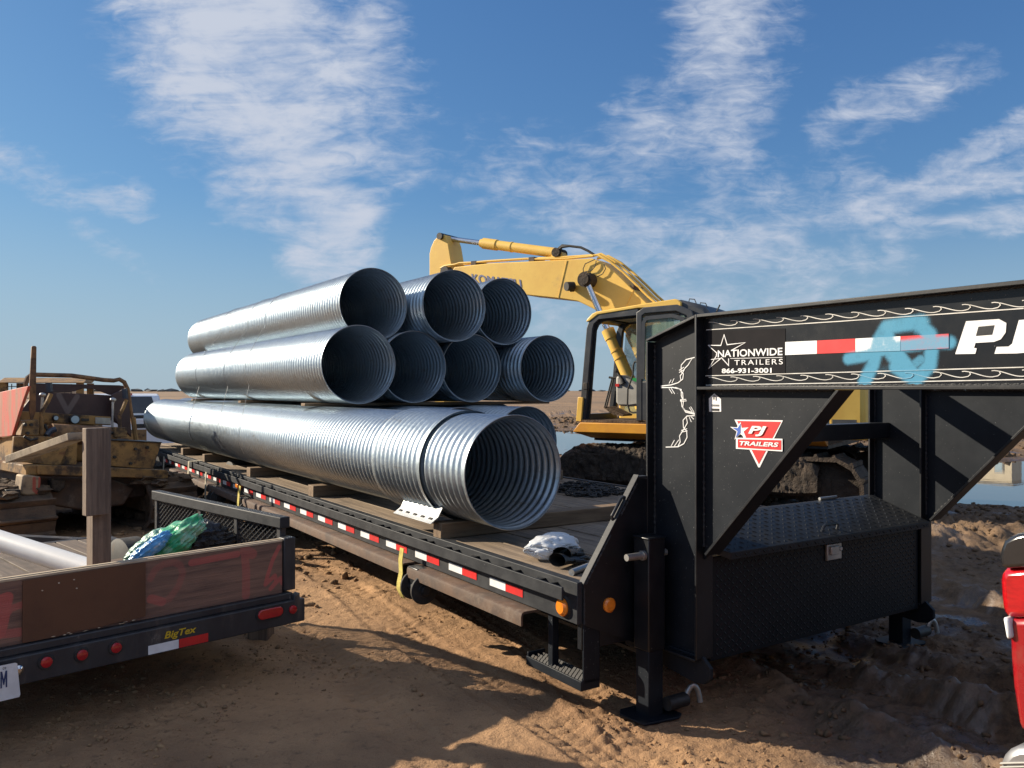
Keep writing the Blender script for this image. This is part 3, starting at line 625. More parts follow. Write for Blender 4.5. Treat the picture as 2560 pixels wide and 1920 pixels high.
    # risers and neck beams
    for wx in (WL, WR):
        near = wx == WL
        b = MB(); b.slab([(wx - .006, 2.767, .33), (wx - .006, 3.09, .33), (wx - .006, 3.09, 1.845), (wx - .006, 2.767, 1.94)], (.012, 0, 0)); rz = b.build('riser_web', M['dusty'], t)
        b = MB(); b.box(wx - .055, wx + .055, 3.09, 3.102, .33, 1.845); b.box(wx - .055, wx + .055, 2.755, 2.767, .33, 1.957)
        b.slab([(wx - .055, 2.767, 1.942), (wx - .055, 3.102, 1.847), (wx - .055, 3.102, 1.859), (wx - .055, 2.767, 1.955)], (.11, 0, 0)); b.box(wx - .055, wx + .055, 2.767, 3.09, .318, .33)
        b.build('riser_flange', M['black'], t, .002)
        b = MB(); b.slab([(wx - .02, y, z) for y, z in ((3.3, .34), (2.75, .34), (2.70, .30), (2.70, .25), (2.74, .215), (2.80, .205), (3.3, .26))], (.02, 0, 0)); b.build('skid_plate', M['dusty'], t, .003)
        b = MB(); b.box(wx - .006, wx + .006, .35, 2.755, 1.617, 1.943); nw = b.build('neck_web', M['neckpaint'] if near else M['black'], t)
        b = MB(); b.box(wx - .055, wx + .055, .35, 2.7545, 1.603, 1.617); b.box(wx - .055, wx + .055, .35, 2.7545, 1.943, 1.958); b.build('neck_flange', M['black'], t, .002)
        b = MB(); b.slab([(wx - .005, y, z) for y, z in ((2.753, 1.602), (2.03, 1.602), (2.70, .86), (2.753, .80))], (.010, 0, 0)); g = b.build('gusset_plate', M['dusty'], t)
        b = MB(); b.slab([(wx - .05, 1.995, 1.602), (wx - .05, 2.012, 1.602), (wx - .05, 2.712, .838), (wx - .05, 2.70, .83)], (.10, 0, 0)); b.build('gusset_flange', M['black'], g, .002)
    for z0, z_1, y0 in ((1.305, 1.400, 2.985), (1.70, 1.80, 2.985)):
        b = MB(); b.box(WL + .0065, WR - .0065, y0, y0 + .1, z0, z_1); b.build('neck_crossbar', M['black'], t, .004)
    b = MB(); b.box(WL - .06, WR + .06, .25, .35, 1.58, 1.96); b.build('neck_crosshead', M['black'], t, .005)
    b = MB(); b.cyl((3.82, .42, 1.0), (3.82, .42, 1.7), .07); b.cyl((3.82, .42, .86), (3.82, .42, 1.02), .09); b.box(3.6, 4.04, .35, .55, 1.6, 1.7); b.build('coupler', M['black'], t)
    # tool box between the risers
    b = MB(); b.box(WL + .057, WR - .057, 2.772, 3.085, .30, .80); bx = b.build('toolbox', M['toolbox'], t, .004)
    b = MB(); b.lozenges((WL + .09, 2.7715, .315), (WR - WL - .18, 0, 0), (0, 0, .47), 62, 20, .030, .011, .0018); b.build('checker_plate_front', M['toolbox'], bx, fixn=False)
    lx0, lx1 = WL + .06, WR - .062
    b = MB(); pr = [(2.70, .792), (2.70, .828), (3.06, .945), (3.10, .945), (3.10, .935), (3.06, .935), (2.71, .818), (2.71, .792)]
    b.slab([(lx0 + .06, *p) for p in pr], (lx1 - lx0 - .06, 0, 0)); b.slab([(lx0 + .06, 2.70, .792), (lx0 + .06, 2.70, .828), (lx0, 2.77, .852), (lx0, 2.77, .825)], (.004, .004, 0))
    b.slab([(lx0, 2.77, .852), (lx0 + .06, 2.70, .828), (lx0 + .06, 3.06, .945), (lx0, 3.06, .945)], (0, 0, -.008))
    ld = b.build('toolbox_lid', M['lid'], bx, .003)
    b = MB(); b.lozenges((lx0 + .05, 2.71, .8305), (lx1 - lx0 - .06, 0, 0), (0, .345, .113), 37, 9, .030, .013, .004); b.lozenges((lx0 + .08, 2.6995, .795), (lx1 - lx0 - .09, 0, 0), (0, 0, .03), 50, 1, .026, .011, .003)
    b.build('checker_plate_top', M['lid'], ld, fixn=False)
    b = MB(); p = [T.pix(z8(*q), y=2.76) for q in ((670, 316), (690, 268), (700, 258), (762, 250), (772, 256), (762, 300))]; b.tube(p, .0075, 8); b.build('lid_handle', M['black'], ld)
    b = MB(); a0 = T.pix(z8(703, 372), y=2.765); a1 = T.pix(z8(786, 450), y=2.765)
    b.box(a0.x, a1.x, 2.757, 2.7712, a1.z, a0.z); b.box(a0.x + .02, a1.x - .035, 2.745, 2.757, a1.z + .03, a0.z - .012); b.cyl((a1.x - .02, 2.744, a0.z - .03), (a1.x - .02, 2.758, a0.z - .03), .012, 14); b.build('latch', M['zinc'], bx, .003)
    b = MB(); b.cyl((4.2, 3.09, .955), (4.36, 3.09, .955), .009); b.build('lid_hinge', M['zinc'], ld)
    # landing jacks
    for x, near in ((2.763, True), (4.885, False)):
        y = 3.004; h = .054; zt = .888 if near else .86
        b = MB(); b.box(x - h, x + h, y - h, y + h, .335, zt - .006); b.box(x - h - .004, x + h + .004, y - h - .004, y + h + .004, zt - .012, zt); jk = b.build('landing_jack', M['black'], t, .005)
        b = MB(); b.box(x - h + .007, x + h - .007, y - h + .007, y + h - .007, .012, .335); b.build('jack_leg', M['dusty'], jk, .004)
        b = MB(); b.slab([(x - .115, y - .09, .006), (x + .09, y - .115, .006), (x + .13, y - .09, .006), (x + .12, y + .105, .006), (x - .09, y + .115, .006), (x - .13, y + .07, .006)], (0, 0, .012)); b.build('jack_foot', M['dusty'], jk, .003)
        b = MB(); b.cyl((x + .045, y - .075, .075), (x + .17, y - .075, .075), .034, 18); b.build('foot_roller', M['steel'], jk)
        b = MB(); b.tube([(x + .17 + .035 * (1 - math.cos(a)), y - .075 - .01 * a, .055 + .085 * math.sin(a)) for a in [i * math.pi / 8 for i in range(9)]], .014, 10); b.build('foot_hook', M['zinc'], jk)
        b = MB()
        if near: b.cyl((x - .165, y - .02, .80), (x + .09, y - .02, .80), .017, 16); b.cyl((x - .07, y - .02, .80), (x - .05, y - .02, .80), .024, 16)
        else: b.cyl((x - .09, y, .7), (x + .15, y, .7), .017, 16)
        b.build('crank_shaft', M['zinc'], jk)
    return t
NECKX = WL - .0065
_b = Vector((3.8, 8, 0))
def sp(pts, r, soft=.018, w=1.): return px_stroke(T, z5, pts, r * .50, soft * 1.6, w * .96, _b, x=NECKX)
BLUE = (.075, .26, .40)
blue_segs = (sp([(1330, 560), (1375, 470), (1410, 330), (1450, 262), (1540, 245), (1620, 235)], .030, .022) + sp([(1450, 262), (1460, 300), (1470, 400), (1560, 520), (1600, 545)], .026, .022) +
             sp([(1620, 235), (1690, 300), (1700, 380), (1690, 470), (1630, 535), (1580, 530), (1500, 480)], .027, .022) + sp([(1240, 435), (1330, 420), (1470, 375), (1600, 360), (1720, 345), (1800, 345)], .024, .02) +
             sp([(1480, 350), (1545, 440), (1600, 510), (1620, 560)], .022, .018) + sp([(1560, 500), (1640, 440)], .016, .016, .9) + sp([(1400, 500), (1500, 500)], .008, .03, .5) + sp([(1640, 240), (1640, 250)], .03, .03))
M['neckpaint'] = mat('black_neck_paint', BLACK, (.0075, .0085, .0105), 6, .26, .14, dirt=((.030, .031, .032), 3.5, .58, .95), spots=((.20, .20, .20), 90, .73, .80), spec=.4, extra=paint(BLUE, blue_segs))
M['tapewhite'] = mat('white_tape_with_overspray', (.74, .75, .76), (.64, .65, .66), 9, .45, .2, extra=paint(BLUE, blue_segs)); M['tapered'] = mat('red_tape_with_overspray', (.58, .02, .022), (.50, .02, .022), 9, .4, .2, extra=paint(BLUE, blue_segs))
M['pinline'] = mat('white_pinstripe_with_overspray', (.62, .61, .58), (.42, .41, .38), 12, .5, extra=paint(BLUE, blue_segs))
M['toolbox'] = mat('black_checker_plate', (.0030, .0052, .0085), (.0062, .0085, .0118), 3, .42, .2, dirt=((.026, .024, .023), 2.5, .55, .9), spots=((.10, .10, .10), 110, .72, .8), spec=.25)
M['lid'] = mat('black_checker_plate_lid', (.007, .0085, .011), (.012, .0135, .016), 3, .52, .2, dirt=((.04, .04, .038), 2.5, .5, .9), spots=((.14, .14, .13), 90, .70, .8), spec=.3)
FB = flatbed()

def welds():
    rnd = random.Random(8); part = {o.name: o for o in FB.children}
    m = mat('weld_bead', (.016, .017, .020), (.032, .032, .034), 30, .45, .2, bump=.8, bsc=90)
    def bead(pts, par, r=.006):
        ps = [Vector(p) for p in pts]; path = []
        for a, c in zip(ps, ps[1:]):
            n = max(2, int((c - a).length / .009)); path += [a.lerp(c, k / n) for k in range(n)]
        b = MB(); b.tube(path, [r * (.75 + .35 * math.sin(k * 1.9) + rnd.uniform(-.15, .25)) for k in range(len(path))], 6); b.build('weld_bead', m, par)
    for wx, sfx in ((WL, ''), (WR, '.001')):
        x = wx - .008
        bead([(x, 2.770, .36), (x, 2.770, 1.93)], part['riser_web' + sfx]); bead([(x, 3.087, .36), (x, 3.087, 1.84)], part['riser_web' + sfx])
        bead([(x, 2.05, 1.600), (x, 2.745, 1.600)], part['gusset_plate' + sfx]); bead([(x, 2.752, .86), (x, 2.752, 1.59)], part['gusset_plate' + sfx]); bead([(x, 2.70, .866), (x, 2.03, 1.585)], part['gusset_plate' + sfx])
        bead([(x, .4, 1.619), (x, 2.745, 1.619)], part['neck_web' + sfx], .005); bead([(x, .4, 1.941), (x, 2.745, 1.941)], part['neck_web' + sfx], .005)
    bp = part['bulkhead_plate']
    bead([(2.44, TF - .003, .672), (2.60, TF - .003, .900)], bp); bead([(2.66, TF - .003, .985), (2.77, TF - .003, 1.14)], bp); bead([(2.433, TF - .002, .48), (2.433, TF - .002, .66)], bp, .005)
    for p in ((2.56, 1.0), (2.5, .83)): pass
welds()
def decals():
    root = FB; nx = NECKX
    part = {o.name: o for o in root.children}
    web = part['neck_web']; gus = part['gusset_plate']; rw = part['riser_web']
    def on(q, x=nx): return T.pix(z5(*q), x=x)
    fnk = lambda a, b, d: (nx - d, a, b)
    def quad(q4, name, m, par, x=nx, d=.002):
        b = MB(); b.slab([on(q, x) for q in q4], (-d, 0, 0)); return b.build(name, m, par)
    # tape along the neck
    quad([(893, 343), (1068, 335), (1068, 408), (893, 415)], 'white_tape', M['tapewhite'], web)
    quad([(1070, 335), (1279, 324), (1279, 400), (1070, 408)], 'red_tape', M['tapered'], web)
    quad([(1281, 324), (1530, 311), (1530, 392), (1281, 400)], 'white_tape', M['tapewhite'], web)
    quad([(1532, 311), (1797, 297), (1797, 378), (1532, 392)], 'red_tape', M['tapered'], web)
    # dealer sticker
    b = MB(); b.slab([on(q) for q in [(468, 280), (893, 268), (893, 520), (468, 528)]], (-.0012, 0, 0)); st = b.build('dealer_sticker', mat('charcoal_sticker', (.018, .017, .019), (.014, .014, .016), 6, .85, spec=.1), web)
    x2 = nx - .0016
    o2 = lambda q: on(q, x2)
    up = Vector((0, 0, 1))
    hgt = lambda qa, qb: (o2(qa) - o2(qb)).length
    text('NATIONWIDE', o2((520, 428)), o2((878, 416)), hgt((520, 428), (520, 389)), up, M['white'], st, 'lettering', .018)
    text('TRAILERS', o2((612, 471)), o2((880, 466)), hgt((612, 471), (612, 443)), up, M['white'], st, 'lettering', .0, spacing=1.25)
    text('866-931-3001', o2((542, 516)), o2((818, 514)), hgt((542, 516), (542, 489)), up, M['white'], st, 'lettering', .03)
    star = [(555, 300), (577, 352), (672, 345), (595, 390), (560, 378), (548, 360), (525, 366), (467, 360), (518, 403), (515, 418), (470, 490), (540, 428), (578, 474), (583, 432)]
    outer = [(555, 300), (577, 355), (672, 346), (598, 388)]
    b = MB(); f2 = lambda a, bb, d: (x2 - d, a, bb)
    for pts in ([(598, 388), (672, 346), (572, 358), (555, 303), (537, 362), (467, 361), (514, 403), (512, 420), (470, 489), (541, 430), (580, 473), (580, 434)],):
        b.strip([(o2(q).y, o2(q).z) for q in pts], .0045, f2, 0, .002)
    b.strip([(o2(q).y, o2(q).z) for q in [(480, 440), (545, 432)]], .003, f2, 0, .002); b.strip([(o2(q).y, o2(q).z) for q in [(590, 434), (878, 428)]], .0022, f2, 0, .002)
    b.build('star_emblem', M['white'], st)
    # big initials at the front
    b = MB(); b.slab([on(q) for q in [(1833, 410), (1893, 228), (2075, 216), (2116, 238), (2112, 290), (2085, 328), (2048, 342), (1945, 348), (1937, 376), (1952, 378), (1944, 408)]], (-.002, 0, 0))
    b.build('initial_letter', M['white'], web)
    b = MB(); b.slab([on(q, nx - .0024) for q in [(1960, 258), (2048, 250), (2035, 302), (1946, 309)]], (-.0008, 0, 0)); b.build('letter_counter', M['black'], web)
    b = MB(); b.slab([on(q) for q in [(2050, 408), (2062, 370), (2128, 368), (2148, 352), (2185, 222), (2300, 212), (2252, 372), (2218, 402), (2170, 406)]], (-.002, 0, 0)); b.build('initial_letter', M['white'], web)
    # pinstripe lines and scrollwork
    b = MB()
    def line(b, pts, w, x=nx): b.strip([(on(q, x).y, on(q, x).z) for q in pts], w, lambda a, bb, d: (x - d, a, bb), 0, .0018)
    line(b, [(456, 276), (1200, 228), (2212, 157)], .0035); line(b, [(452, 530), (1330, 507), (2212, 482)], .0035)
    line(b, [(455, 581), (1330, 567), (2212, 550)], .0035)
    for k in range(13):
        u0 = 470 + k * 118 + k * k * 2.2; sc = 1 + k * .035
        for (base, slope, h0) in (((lambda u: 246 - (u - 470) * .0665), 0, 1.), ((lambda u: 551 - (u - 470) * .021), 0, 1.)):
            pts = []
            for i in range(15):
                s_ = i / 14.; uu = u0 + s_ * 158 * sc
                if s_ < .78: dv = -13 * math.cos(s_ / .78 * math.pi) * h0
                else: e = (s_ - .78) / .22; uu = u0 + (.78 + .22 * math.sin(e * 2.2)) * 158 * sc; dv = 13 - 24 * (1 - math.cos(e * 1.9)) * .75
                pts.append((uu, base(uu) + dv * sc * (1 if s_ > 0 else .9)))
            line(b, pts, .0028)
    b.build('pinstripe_scrolls', M['pinline'], web)
    # vine on the riser
    b = MB(); xr = WL - .0065
    vine = [[(392, 428), (345, 440), (318, 470), (316, 505), (330, 520), (326, 548), (300, 568), (262, 580), (205, 587)],
            [(378, 434), (356, 470), (338, 488), (326, 512), (312, 530), (316, 555)], [(205, 595), (270, 594), (308, 602), (326, 625), (328, 660), (312, 668)],
            [(285, 594), (318, 606), (318, 640), (330, 672), (326, 705), (342, 730), (398, 744)], [(318, 668), (322, 700), (340, 722), (396, 738)],
            [(398, 750), (350, 752), (328, 775), (330, 815), (348, 835), (350, 870), (332, 905), (300, 922), (232, 924)], [(345, 752), (352, 790), (332, 825), (308, 862), (312, 895), (300, 918)],
            [(250, 572), (262, 552)], [(266, 570), (278, 545)], [(250, 600), (268, 628)], [(262, 598), (282, 630)], [(362, 705), (382, 735)], [(370, 700), (388, 730)], [(362, 758), (374, 785)], [(372, 756), (388, 770)], [(262, 918), (280, 885)], [(280, 918), (304, 884)],
            [(306, 512), (338, 492)], [(306, 500), (332, 482)], [(312, 662), (345, 660)], [(314, 672), (348, 668)], [(318, 832), (350, 822)], [(316, 842), (352, 834)], [(378, 432), (366, 455)]]
    for v in vine: line(b, v, .0045 if len(v) > 3 else .0035, xr)
    b.build('vine_pinstripe', M['white'], rw)
    # maker's badge and number tag on the gusset
    xg = WL - .0055
    quad([(612, 772), (880, 776), (752, 1036), (744, 1036)], 'badge_border', M['white'], gus, xg, .0015)
    q = lambda pts, nm, m, d: quad(pts, nm, m, gus, xg - d, .0012)
    q([(626, 779), (868, 784), (746, 1018)], 'badge_field', M['red'], .0017)
    q([(620, 872), (877, 878), (877, 948), (620, 933)], 'badge_border', M['white'], .0030); q([(630, 880), (870, 886), (870, 940), (630, 926)], 'badge_field', M['red'], .0044)
    og = lambda qq: on(qq, xg - .006)
    text('PJ', og((688, 862)), og((790, 866)), (og((700, 862)) - og((700, 806))).length, up, M['white'], gus, 'lettering', .035, .25)
    text('TRAILERS', og((640, 914)), og((856, 924)), (og((650, 915)) - og((650, 891))).length, up, M['white'], gus, 'lettering', .03, .2)
    sb = [(588, 812), (625, 815), (645, 785), (652, 818), (690, 815), (662, 838), (676, 872), (644, 852), (612, 882), (624, 838)]
    q(sb, 'badge_star', M['white'], .0030)
    cx, cy = 643, 832; q([(cx + (a - cx) * .78, cy + (c - cy) * .78) for a, c in sb[:3] + [(645, 850)] + sb[8:]], 'badge_star', M['blue'], .0044)
    q([(470, 655), (500, 627), (537, 658), (538, 728), (472, 728)], 'number_tag', M['white'], .0)
    text('1', og((495, 662)), og((503, 662)), (og((500, 662)) - og((500, 638))).length, up, M['black'], gus, 'lettering', .01)
    b = MB()
    for v, w_ in ((690, .003), (696, .002), (714, .006), (720, .004)): line(b, [(484, v), (526, v + 1)], w_, xg - .0017)
    b.build('tag_print', M['black'], gus)
    for o in root.children_recursive:
        pass
decals()

# ------------------------------------------------------------------ corrugated pipes
PR = .34
def pipe_mesh(name, L_, seg=56, per=7, r=PR, amp=.0092, pitch=.0677):
    n = int(L_ / pitch * per); s = np.linspace(0, L_, n + 1); th = np.linspace(0, 2 * math.pi, seg, endpoint=False)
    Sg, Th = np.meshgrid(s, th, indexing='ij'); rr = r - 2 * amp + 2 * amp * (.5 + .5 * np.cos(2 * math.pi * Sg / pitch + Th)) ** 1.7
    edge = np.minimum(Sg, L_ - Sg); rr = np.where(edge < .012, r - .002, rr)
    v = np.stack([rr * np.cos(Th), Sg, rr * np.sin(Th)], -1).reshape(-1, 3)
    i, j = np.meshgrid(np.arange(n), np.arange(seg), indexing='ij'); j2 = (j + 1) % seg
    f = np.stack([i * seg + j, i * seg + j2, (i + 1) * seg + j2, (i + 1) * seg + j], -1).reshape(-1, 4)
    # rolled lip at both ends gives the sheet a thickness
    me = bpy.data.meshes.new(name); me.vertices.add(len(v)); me.vertices.foreach_set('co', v.astype(np.float32).ravel())
    me.loops.add(f.size); me.loops.foreach_set('vertex_index', f.astype(np.int32).ravel()); me.polygons.add(len(f)); me.polygons.foreach_set('loop_start', np.arange(0, f.size, 4, dtype=np.int32))
    me.polygons.foreach_set('use_smooth', np.ones(len(f), bool)); me.update(calc_edges=True); me.materials.append(M['galv']); return me
def pipe(me, x, y, z, label, spin, tilt=0., rim=True):
    o = bpy.data.objects.new('steel_pipe', me); COL.objects.link(o); o.location = T.wor(x, y, z)
    o.rotation_euler = (R(spin) * 0 + tilt, 0, R(T.deg)); o.rotation_mode = 'XYZ'
    o.matrix_world = Matrix.Translation(T.wor(x, y, z)) @ Matrix.Rotation(R(T.deg), 4, 'Z') @ Matrix.Rotation(R(spin), 4, 'Y')
    tag(o, label, 'pipe', 'corrugated steel pipes stacked on the flatbed'); BASE[o.name] = Vector((0, 0, 0))
    b = MB(); b.tube([(PR * math.cos(a) * .999, 0.001, PR * math.sin(a) * .999) for a in [2 * math.pi * k / 72 for k in range(72)]], .0032, 6, closed=True)
    rm = b.mesh('cut_rim'); rm.materials.append(M['zinc']); ro = bpy.data.objects.new('cut_rim', rm); COL.objects.link(ro); ro.parent = o
    return o
LONG = pipe_mesh('long_pipe', 10.8, 72); MID = pipe_mesh('pipe', 6.1); TOP = pipe_mesh('top_pipe', 6.5)
ZB, ZM = DK + .10 + PR, DK + .10 + 2 * PR + .03 + PR
ZT = ZM + .585
pipe(LONG, 2.664, 4.06, ZB, 'longest corrugated steel pipe, nearest on the bottom row, with a coupling band', 20)
pipe(LONG, 3.42, 6.05, ZB, 'bottom row pipe behind the nearest long one, only its rim top showing', 80)
pipe(LONG, 4.2, 6.2, ZB, 'bottom row pipe whose dark rim peeks out right behind the nearest long pipe', 140)
pipe(LONG, 4.94, 7.9, ZB, 'bottom row pipe on the far side of the deck, hidden behind the others', 210)
pipe(MID, 2.767, 6.665, ZM, 'middle row pipe at the left end, lying on the near long pipe, fully sunlit', 40)
pipe(MID, 3.473, 7.03, ZM, 'middle row pipe second from the left, set a little back, dark inside', 100)
pipe(MID, 4.15, 7.10, ZM, 'middle row pipe third from the left, dark inside and out', 160)
pipe(MID, 4.90, 6.84, ZM, 'middle row pipe at the right end, its outside in blue shade', 240)
pipe(TOP, 3.12, 7.16, ZT, 'top row pipe at the left end, its whole side sunlit', 60)
pipe(TOP, 3.82, 6.86, ZT, 'top row pipe in the centre, half of its outside shaded by the left one', 120)
pipe(TOP, 4.53, 7.10, ZT, 'top row pipe at the right, in front of the excavator boom', 200)
# coupling band round the near pipe
def band():
    t = thing('coupling_band', 'loose corrugated coupling band clamped round the nearest pipe, bolt flange at its bottom', 'pipe band', T, (2.664, 4.9, ZB))
    me = pipe_mesh('band_sleeve', .74, 72, 6, PR + .020); o = bpy.data.objects.new('band_sleeve', me); COL.objects.link(o); o.parent = t; o.location = (0, 4.60 - 4.9, 0)
    b = MB(); a0, a1 = 4.52, 5.06
    b.slab([(2.436, a0, .868), (2.428, a0, .868), (2.398, a0, .812), (2.345, a0, .776), (2.348, a0, .771), (2.403, a0, .806)], (0, a1 - a0, 0)); b.build('bolt_flange', M['palezinc'], t, .001)
    for k in range(5):
        y = a0 + .035 + k * .108
        b = MB(); b.slab([(2.380, y, .8015), (2.368, y, .7935), (2.368, y + .04, .7935), (2.380, y + .04, .8015)], (-.0022, 0, .0034)); b.build('bolt_slot', M['steel'], t)
band()
# timbers under and between the rows
def timber(y, x0, x1, w, z0, z1_, label, group='timbers under the pipes', m='timber'):
    b = MB(); b.box(-(x1 - x0) / 2, (x1 - x0) / 2, -w / 2, w / 2, 0, z1_ - z0); me = b.mesh('timber'); me.materials.append(M[m]); o = bpy.data.objects.new('timber', me); COL.objects.link(o)
    o.location = T.wor((x0 + x1) / 2, y, z0); o.rotation_euler = (0, 0, R(T.deg + random.uniform(-.6, .6))); bev(o, .006); tag(o, label, 'timber', group)
timber(4.565, 2.41, 4.97, .105, DK + .001, DK + .10, 'long square timber nearest the neck, under the open pipe end')
timber(6.93, 2.43, 5.1, .14, DK + .001, DK + .10, 'timber beneath the near pipe, second from its open end, its cut end catching sun')
timber(8.89, 2.43, 5.1, .14, DK + .001, DK + .10, 'timber beneath the near pipe, third from its open end, in dark shade')
timber(11.08, 2.45, 5.1, .12, DK + .001, DK + .10, 'timber beneath the near pipe with a pale yellow end, beside a strap')
timber(12.42, 2.45, 5.1, .13, DK + .001, DK + .10, 'farthest timber beneath the near pipe, close to the trailer tail')
timber(7.35, 2.50, 5.25, .11, ZB + PR + .001, ZM - PR - .001, 'spacer board between bottom and middle rows, near the open ends', 'spacer boards between the pipe rows')
timber(9.6, 2.52, 5.15, .11, ZB + PR + .001, ZM - PR - .001, 'spacer board between bottom and middle rows, halfway along the stack', 'spacer boards between the pipe rows')
timber(12.0, 2.5, 5.15, .11, ZB + PR + .001, ZM - PR - .001, 'spacer board between bottom and middle rows, at the far end of the stack', 'spacer boards between the pipe rows')
# tie wires over the stack
for (u, v, lab, sk) in ((621, 1018, 'thin tie wire over the pipe stack, nearest the open ends', .5), (565, 1018, 'thin tie wire over the pipe stack, the middle one', .35), (491, 1018, 'thin tie wire over the pipe stack, nearest the far end', .2)):
    y = T.pix((u, v), x=2.42).y; pts = []
    for k in range(7): a = R(80 + k * 18); pts.append((3.12 + (PR + .006) * math.cos(a), y + sk * 1.2, ZT + (PR + .006) * math.sin(a)))
    for k in range(6): a = R(150 + k * 12); pts.append((2.767 + (PR + .006) * math.cos(a), y + sk * .3, ZM + (PR + .006) * math.sin(a)))
    for k in range(5): a = R(165 + k * 12); pts.append((2.664 + (PR + .006) * math.cos(a), y, ZB + (PR + .006) * math.sin(a)))
    b = MB(); b.tube(pts, .0024, 6); b.single('tie_wire', M['zinc'], lab, 'wire', T, (2.5, y, ZB), 'tie wires over the pipes')
# webbing straps
def strap(pts, w, m, label, name='cargo_strap', d=.004):
    b = MB(); ps = [Vector(p) for p in pts]; l = [p - Vector((0, w / 2, 0)) for p in ps]; r = [p + Vector((0, w / 2, 0)) for p in ps]; n = len(ps)
    vs = l + r + [p + Vector((-d, 0, d * .3)) for p in l + r]; fs = []
    for i in range(n - 1): fs += [(i, i + 1, n + i + 1, n + i), (2 * n + i, 3 * n + i, 3 * n + i + 1, 2 * n + i + 1), (i, 2 * n + i, 2 * n + i + 1, i + 1), (n + i, n + i + 1, 3 * n + i + 1, 3 * n + i)]
    b.add(vs, fs); b.single(name, M[m], label, 'strap', T, tuple(ps[-1]), 'webbing straps hanging from the flatbed')
xs_ = NL - .095
strap([(xs_ - .003, 4.83, .58), (xs_ - .012, 4.835, .50), (xs_ - .006, 4.84, .42), (xs_ - .03, 4.82, .36), (xs_ - .035, 4.815, .32), (xs_ - .015, 4.80, .27), (xs_ + .02, 4.79, .245)], .055, 'strap', 'yellow strap hanging to the front winch beside the rust brown rail')
strap([(xs_, 8.75, .60), (xs_ - .01, 8.76, .50), (xs_ - .02, 8.75, .40), (xs_ - .02, 8.74, .30)], .07, 'strap', 'bright yellow strap hanging halfway along the flatbed, beside an orange lamp')
strap([(NL + .5, 11.1, DK + .012), (NL + .06, 11.16, DK + .014), (xs_ - .01, 11.18, DK + .006), (xs_ - .02, 11.18, .5), (xs_ - .02, 11.18, .2)], .08, 'tanstrap', 'pale strap running down over the deck edge beside the third winch')
strap([(xs_ - .004, 10.25, .62), (xs_ - .015, 10.24, .4), (xs_ - .03, 10.2, .12)], .07, 'tanstrap', 'pale strap end hanging loose between two far winches')
strap([(xs_ - .004, 12.9, .63), (xs_ - .01, 12.9, .45), (xs_ - .02, 12.95, .2)], .07, 'tanstrap', 'pale strap hanging near the tail of the flatbed')
for y in (4.83, 8.75):
    pass
_c = T.pix(zc(1105, 674), x=NL - .02); _m = MB(); _m.box(NL - .06, NL - .001, _c.y - .05, _c.y + .05, _c.z - .022, _c.z + .022); _m.build('marker_light', M['amber'], FB, .008)
# chain heap, bag, gloves and tube on the deck
def chain():
    b = MB(); rnd = random.Random(11); c0 = [(4.47, 5.78), (4.62, 6.0), (4.80, 5.80), (4.55, 6.2), (4.72, 5.68)]
    def link(c, d, up):
        d = Vector(d).normalized(); up = Vector(up); up = (up - d * up.dot(d)); up = up.normalized() if up.length > .01 else d.orthogonal().normalized(); pts = []
        for k in range(10):
            a = 2 * math.pi * k / 10; pts.append(Vector(c) + d * (.024 * math.cos(a) + .012 * (1 if math.cos(a) > 0 else -1)) + up * .019 * math.sin(a))
        b.tube(pts, .0062, 6, closed=True)
    for s_ in range(9):
        x, y = rnd.uniform(4.42, 4.85), rnd.uniform(5.62, 6.15); a = rnd.uniform(0, 6.3)
        for i in range(26):
            a += rnd.uniform(-.55, .55); x += .045 * math.cos(a); y += .045 * math.sin(a)
            if not (4.36 < x < 4.92): a = math.pi - a; x = min(max(x, 4.36), 4.92)
            if not (5.55 < y < 6.25): a = -a; y = min(max(y, 5.55), 6.25)
            rr = math.hypot((x - 4.63) / .30, (y - 5.9) / .36); z = DK + .012 + max(0, .09 * (1 - rr)) * rnd.uniform(.2, 1) + rnd.uniform(0, .012)
            link((x, y, z), (math.cos(a), math.sin(a), rnd.uniform(-.3, .3)), (0, 0, 1) if i % 2 else (-math.sin(a), math.cos(a), rnd.uniform(-.3, .3)))
    b.single('chain', M['steel'], 'heap of dark steel chain lying on the deck behind the open pipe', 'chain', T, (4.63, 5.9, DK))
chain()
